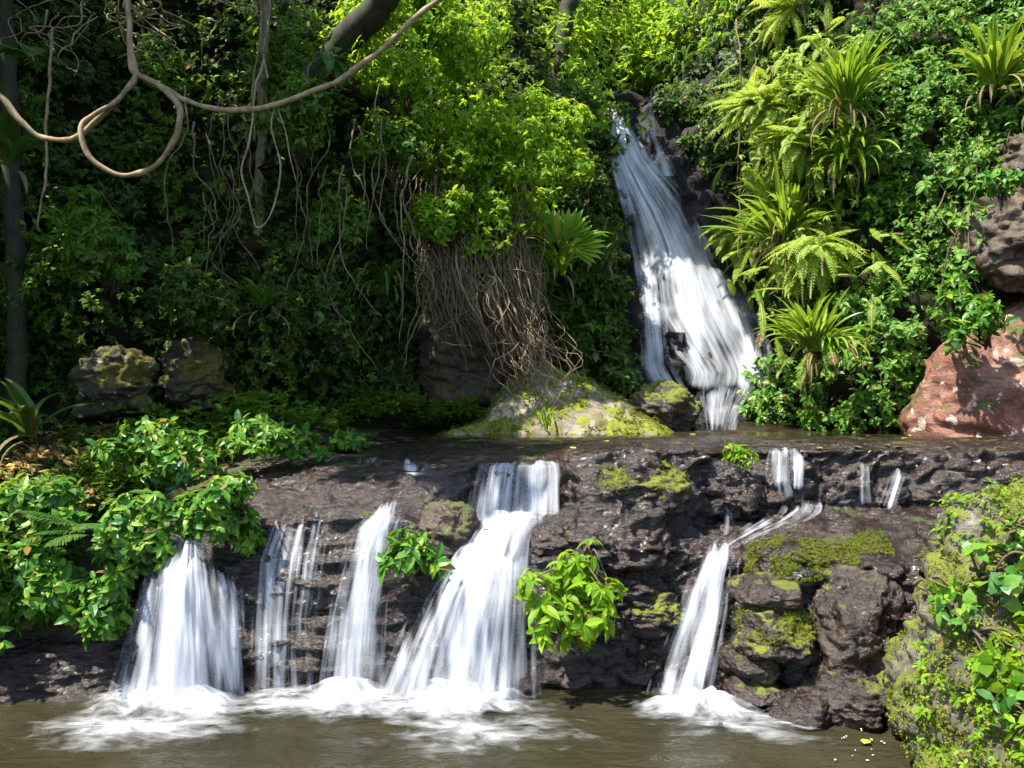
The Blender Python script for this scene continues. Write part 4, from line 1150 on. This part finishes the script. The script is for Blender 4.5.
# --- trees (trunks in view, crowns added out of view, mostly to cast shade)
tree('leaning_tree', 'dark mossy trunk leaning over the bright bushes', [P(255, 190, 13.0), P(300, 108, 12.2), P(345, 42, 11.4), P(392, -15, 10.8), P(420, -110, 10.4), P(430, -190, 10.2)],
     [.24, .22, .21, .2, .17, .14], [((-5.0, 8.4, 10.4), (1.9, 1.8, 1.0)), ((-6.6, 9.6, 10.6), (2.4, 2.2, 1.3))], 720, .26, 'leaf_mid', 601)  # both crowns unseen, set sunward of the left wall to shade it
tree('slim_tree', 'slim pale trunk in a sun fleck near the looping vine', [P(254, 400, 12.5), P(258, 240, 12.5), P(262, 120, 12.2), P(264, 30, 11.6), P(268, -40, 11.5), P(262, -130, 11.3)], [.08, .08, .075, .07, .07, .06],
     [((-4.9, 11.0, 10.9), (1.3, 1.3, 1.0))], 300, .24, 'leaf_mid', 602, 'bark_pale')
tree('slim_tree', 'slim dark trunk in the sunny forest above the tall waterfall', [P(556, 100, 17.5), P(562, 40, 17.5), P(574, -30, 17.6), P(570, -100, 17.6)], [.2, .18, .17, .15],
     [((.5, 13.7, 11.3), (2.1, 1.9, .9)), ((.4, 17.8, 15.0), (1.0, 1, .8))], 620, .28, 'leaf_bright', 603)  # first crown added far off the trunk, unseen, to shade the waterfall slot
tree('forest_tree', 'dark trunk against the shaded wall behind the large strap leaved fern', [P(14, 430, 10.6), P(18, 330, 10.5), P(12, 200, 10.4), P(8, 60, 10.2), P(-2, -90, 9.8), P(-8, -180, 9.5)], [.14, .12, .11, .10, .09, .08],
     [((-7.2, 7.6, 9.8), (2.8, 2.4, 1.4)), ((-5.0, 6.2, 9.6), (2.0, 1.7, 1.0)), ((-9.0, 10.2, 10.5), (2.5, 2.2, 1.5))], 850, .26, 'leaf_dark', 604)  # unseen crowns added and thickened to keep the left side dark

# --- vines and roots
def vine(name, label, tubes, mat, wig=.012, cat='vine', group=None, pn='strand', seed=0):
    """tubes: list of (pixel points with depth, start radius, end radius)"""
    first = P(*tubes[0][0][0])
    root = thing(name, first, label, cat, group) if len(tubes) > 1 else None
    for i, (pts, r0, r1) in enumerate(tubes):
        b = MB()
        pp = np.array([P(*p) for p in pts])
        tube(b, pp, r0, r1, max(20, len(pts) * 8), 8, wig, seed + i)
        o = b.build(pn if root is not None else name, M[mat], root, origin=None if root is not None else first)
        if root is None: tag(o, label, cat, group)
    return root

vine('looping_vine', 'thick pale vine making a loop and swinging across above the pool', [
    ([(-30, 70, 8), (0, 95, 8), (15, 115, 8), (45, 140, 8), (80, 133, 7.95), (110, 108, 7.9), (135, 78, 7.9), (128, 40, 7.95), (126, -10, 8.0), (128, -60, 8.0)], .030, .026),
    ([(128, 40, 7.97), (133, 68, 7.93), (145, 78, 7.92), (168, 90, 7.9), (200, 106, 7.85), (240, 110, 7.85), (285, 102, 7.9), (330, 85, 7.95), (375, 55, 8.0), (405, 28, 8.05), (436, 0, 8.1), (480, -45, 8.2)], .028, .026),
    ([(145, 78, 7.88), (165, 92, 7.88), (180, 110, 7.9), (174, 140, 7.9), (155, 166, 7.9), (125, 175, 7.86), (95, 162, 7.82), (82, 140, 7.8), (84, 122, 7.82), (110, 106, 7.86), (130, 85, 7.88), (138, 76, 7.9)], .028, .024)],
    'liana', .024, seed=700)
vine('hanging_vine', 'thin pale vine hanging in a long loop from the swinging vine', [
    ([(265, 60, 7.9), (256, 90, 7.85), (250, 130, 7.85), (243, 170, 7.85), (248, 200, 7.85), (255, 226, 7.85), (266, 222, 7.85), (276, 200, 7.86), (279, 160, 7.88), (272, 130, 7.9), (273, 108, 7.9)], .011, .008),
    ([(276, 104, 7.9), (284, 130, 7.9), (290, 160, 7.9), (296, 182, 7.9)], .008, .004)], 'bark_pale', .02, seed=720)
vine('hanging_vine', 'straight pale vine hanging down past the loop into the dark', [
    ([(52, 30, 8.6), (48, 80, 8.6), (46, 140, 8.6), (46, 185, 8.6), (38, 225, 8.6)], .018, .010)], 'liana', .03, seed=730)
r = np.random.default_rng(740)
tg = []
for i in range(26):
    x, y = r.uniform(5, 170), r.uniform(-30, 25)
    pts = [(x, y, 8.6)]
    for k in range(4):
        x += r.normal(0, 22); y += r.uniform(4, 24)
        pts.append((x, y, 8.6 + r.normal(0, .2)))
    tg.append((pts, r.uniform(.006, .013), .003))
vine('twig_tangle', 'tangle of bare twigs above the looping vine', tg, 'liana', .04, 'twigs', pn='twig', seed=740)
vine('hanging_vine', 'thread thin vine hanging straight down the dark slot', [([(736, 20, 13.6), (740, 80, 13.6), (738, 150, 13.6), (739, 205, 13.6), (738, 260, 13.6)], .013, .006)], 'liana', .03, seed=760)
vine('hanging_vine', 'two pale trunks of vine twisting beside the slim pale trunk', [([(266, -20, 11.2), (270, 20, 11.2), (264, 50, 11.2), (268, 80, 11.2)], .022, .016), ([(258, -20, 11.3), (262, 30, 11.3), (252, 80, 11.3), (256, 140, 11.3)], .02, .01)], 'bark_pale', .03, seed=765)
hv = []
for i in range(26):
    x = r.uniform(180, 420); y = r.uniform(60, 200); d = 11.4 + r.normal(0, .25)
    hv.append(([(x, y, d), (x + r.normal(0, 6), y + 45, d), (x + r.normal(0, 10), y + 95, d), (x + r.normal(0, 14), y + r.uniform(110, 190), d)], r.uniform(.006, .016), .005))
vine('hanging_vines', 'bare brown vines hanging down the dim wall left of the root curtain', hv, 'root', .06, 'vines', pn='strand', seed=770)

# curtain of aerial roots
base = P(500, 395, 12.0)
root = thing('root_curtain', base, 'hanging curtain of pale brown aerial roots over the foot of the bank', 'roots')
r = np.random.default_rng(780)
b = MB(); b2 = MB()
bund = [(r.uniform(0, 1), r.uniform(185, 270), r.normal(0, .12)) for _ in range(22)]
for i in range(560):
    t0, yb, db = bund[i % 22]
    t = np.clip(t0 + r.normal(0, .05), 0, 1)
    x0 = 428 + 104 * t + r.normal(0, 5); y0 = yb + r.normal(0, 18)
    ln = r.uniform(.35, 1.0)
    x1 = 442 + 106 * t ** .9 + 10 * t + r.normal(0, 9); y1 = 325 + 50 * t + r.normal(0, 20)
    x1 = x0 + (x1 - x0) * ln; y1 = y0 + (y1 - y0) * ln
    d = 12.3 - .5 * math.sin(math.pi * t) + db + r.normal(0, .10)
    w1, w2, w3 = r.normal(0, 4.5, 3)
    p_ = lambda f, w, dd: (x0 + (x1 - x0) * f + w - 8 * math.sin(f * 3), y0 + (y1 - y0) * f, d + dd)
    thick = i % 13 == 0
    tube(b2 if thick else b, [P(x0, y0, d + .2), P(*p_(.25, w1, -.06)), P(*p_(.5, w2, -.12 + r.normal(0, .06))), P(*p_(.75, w3, -.1)), P(x1, y1, d + r.normal(.05, .05))],
         r.uniform(.018, .03) if thick else r.uniform(.004, .011), .012 if thick else .003, 18, 5, .06, 780 + i)
for i in range(18):
    x, y = r.uniform(415, 540), r.uniform(215, 350); d = 11.75 + r.normal(0, .1); a_ = r.uniform(-.8, 2.2); L = r.uniform(18, 60)
    tube(b, [P(x, y, d), P(x + L * .5 * math.cos(a_) + r.normal(0, 5), y + L * .5 * math.sin(a_), d - .1), P(x + L * math.cos(a_), y + L * math.sin(a_) + 6, d)], .008, .003, 10, 4, .08, 1100 + i)
b.build('fine_roots', M['root'], root)
b2.build('thick_roots', M['root'], root)
b = MB()
for i in range(90):
    t = r.random()
    x0 = 500 + 48 * t + r.normal(0, 8); y0 = 330 + r.normal(0, 22)
    tube(b, [P(x0, y0, 11.9), P(x0 + r.normal(8, 9), y0 + 20, 11.75), P(x0 + r.normal(14, 12), y0 + r.uniform(25, 50), 11.8)], .008, .003, 9, 4, .06, 900 + i)
b.build('root_ends', M['root'], root)
o, _ = boulder('root_mound', P(470, 345, 12.9), (1.05, .6, 1.0), M['bank_soil'], 'dark earth mound behind the hanging roots', 205, 2.4, .1, .2, 1.7, 40, cat='mound', tilt=.2)

# --- near mossy bank: moss tufts, ivy, seedlings
def on_mesh(v, cond, n, r):
    p = v[cond(v)]
    return p[r.integers(0, len(p), n)] + r.normal(0, .02, (n, 3))
def boul_normal(p, c, rad): return nrm((p - c) / np.asarray(rad) ** 2)
r = np.random.default_rng(800)
bc = P(1112, 700, 5.0)
def moss_on(v, c, rad, n, size, label, thr=.15, sd=5, upmin=-.2):
    no = boul_normal(v, c, rad)
    q = fbm(v, 2.4, 4, sd)
    ok = (q > -thr) & (no[:, 2] > upmin) & (no[:, 1] < .6)
    p = v[ok]; no = no[ok]
    if len(p) == 0: return
    i = r.integers(0, len(p), n)
    pp = p[i] + r.normal(0, .018, (n, 3)); nn_ = no[i]
    b = MB(); whorls(b, pp, nn_ + np.array([0, 0, .4]), 4, size, LS, .8, .1, .35, r)
    return tag(b.build('moss', M['moss_tuft'], smooth=False), label, 'moss', kind='stuff')
moss_on(v_bank, bc, (1.42, 1.0, 1.32), 16000, .021, 'soft yellow moss covering the near bank', .12, 5)
for key, sd in (('square stone block with a thick moss cap beside the stepped cascade', 8), ('dark overhung boulder with bright moss below the mossy bank', 9), ('moss topped dark boulder on the shelf lip beside the hanging leafy plant', 10)):
    v = bverts[key]; c = v.mean(0); rd = (v.max(0) - v.min(0)) / 2
    moss_on(v, c, rd, 2200, .014, 'moss growing on the ' + key.split(' beside')[0].split(' below')[0].replace('a thick moss cap', 'the cap'), .0, sd, .1)
kq = np.flatnonzero((fbm(v_slope, 1.5, 4, 12) > .08) & (n_slope[:, 2] > .2))
kq = kq[r.integers(0, len(kq), 2200)]
b = MB(); whorls(b, v_slope[kq] + r.normal(0, .02, (2200, 3)), n_slope[kq] + np.array([0, 0, .5]), 4, .045, LS, .8, .1, .35, r)
tag(b.build('moss', M['moss_tuft'], smooth=False), 'moss patches on the pale rock slope', 'moss', kind='stuff')
rp, rn = region_pts(BL, [(745, 545), (790, 532), (880, 530), (900, 560), (800, 584), (745, 590)], 4500, r, (.0, .015))
kq = fbm(rp, 3.0, 3, 66) > -.1
b = MB(); whorls(b, rp[kq], rn[kq] + np.array([0, 0, .5]), 4, .017, LS, .8, .1, .35, r)
tag(b.build('moss', M['moss_tuft'], smooth=False), 'green moss cushion on top of the stacked blocks', 'moss', kind='stuff')

HEART = leaf_t(.42, .05, .25, .3)
def bank_hit(px, py):
    d = nrm(v_bank - np.array([0, 0, H])); q = nrm(P(px, py, 1.0) - np.array([0, 0, H]))
    s = d @ q
    c = v_bank[s > .9996]
    return c[np.argmin(c[:, 1])] if len(c) else P(px, py, 4.6)
IV = [((905, 575), .16, 10, 'trailing ivy shoot with heart shaped leaves reaching over the dark slab'),
      ((960, 560), .22, 26, 'ivy leaves high on the near mossy bank'),
      ((1000, 640), .2, 26, 'ivy patch in the middle of the near mossy bank'),
      ((985, 540), .2, 30, 'bright leafy seedlings on top of the near mossy bank'),
      ((1015, 580), .2, 30, 'leafy sprig at the picture edge on the near mossy bank'),
      ((955, 690), .16, 18, 'small fern like seedlings low on the near mossy bank'),
      ((1010, 720), .2, 34, 'leafy seedlings at the foot of the near mossy bank'),
      ((930, 590), .14, 22, 'small leafy sprig at the shoulder of the near mossy bank above the overhung boulder'),
      ((975, 610), .16, 30, 'clump of fresh seedlings in the middle of the near mossy bank'),
      ((1000, 510), .2, 40, 'tallest leafy clump on the crest of the near mossy bank'),
      ((965, 650), .13, 22, 'ferny seedlings under the ivy patch of the near mossy bank'),
      ((1020, 670), .16, 30, 'dark leaved sprig at the picture edge below the ivy patch')]
for i, ((x, y), s_, n, lab) in enumerate(IV):
    c = bank_hit(x, y) - np.array([.0, .13, -.02])
    shrub('ivy_plant' if 'ivy' in lab else 'seedling_plant', lab, c, (s_, .14, s_), n, 3, .085 if 'ivy' in lab else .065, HEART if 'ivy' in lab else LF, M['leaf_gloss'] if i % 2 else M['leaf_bright'], 820 + i, nl=6, lob=.5, cat='plant', stems=10, tilt=1.0, grav=.2, base=c + np.array([0, .14, 0]))

rb_ = np.random.default_rng(870)
no = boul_normal(v_bank, bc, (1.42, 1.0, 1.32))
bx_, by_ = topix(v_bank)
ok = (bx_ > 925) & (bx_ < 1120) & (by_ > 470) & (no[:, 1] < .5) & (fbm(v_bank, 2.2, 3, 872) > -.15 - (bx_ - 960) / 400)
pi_ = np.flatnonzero(ok)[rb_.integers(0, ok.sum(), 1100)]
b = MB(); whorls(b, v_bank[pi_] + no[pi_] * rb_.uniform(.01, .09, (1100, 1)), no[pi_] + np.array([0, 0, .5]), 4, .042, LF, 1.1, .15, .35, rb_)
tag(b.build('seedlings', M['leaf_bright'], smooth=False), 'carpet of tiny bright seedlings over the near mossy bank', 'seedlings', kind='stuff')

# --- fallen leaves and petals
def flat_leaf(name, p, size, mat, label, group, r):
    b = MB(); th = r.uniform(0, 6.28)
    scatter(b, [p], [[math.cos(th), math.sin(th), r.normal(0, .08)]], [[0, 0, 1]], size, leaf_t(.3, .04, .06))
    return tag(b.build(name, mat, None, smooth=False, origin=np.asarray(p)), label, 'leaf' if name == 'fallen_leaf' else 'petal', group)
r = np.random.default_rng(850)
for i in range(22):
    x, y = r.uniform(380, 1000), r.uniform(437, 452)
    h, no = hit(BL, x, y)
    if h is not None: flat_leaf('fallen_leaf', np.array([h[0], h[1], max(h[2], 1.9) + .014]), r.uniform(.07, .12), M['yellow' if r.random() < .6 else 'litter'], 'small fallen leaf lying on the wet top of the shelf', 'fallen leaves on the shelf top', r)
for i in range(18):
    x, y = r.normal(865, 32), r.uniform(728, 766)
    p = P(x, y, H * F / (y - 384)); p[2] = .022
    flat_leaf('floating_petal', p, r.uniform(.012, .026), M['petal'], 'tiny pale petal floating on the pool below the mossy bank', 'petals floating on the pool', r)
p = P(864, 747, H * F / (747 - 384)); p[2] = .024
flat_leaf('fallen_leaf', p, .11, M['yellow'], 'yellow leaf floating among petals on the pool', None, r)
for (x, y, d) in ((40, 478, 7.6), (58, 490, 7.5), (70, 472, 7.8)):
    h, no = hit(BL, x, y)
    flat_leaf('fallen_leaf', h + no * .03, .13, M['yellow'], 'yellow leaf lying on the soil bank', 'yellow leaves on the soil bank', r)
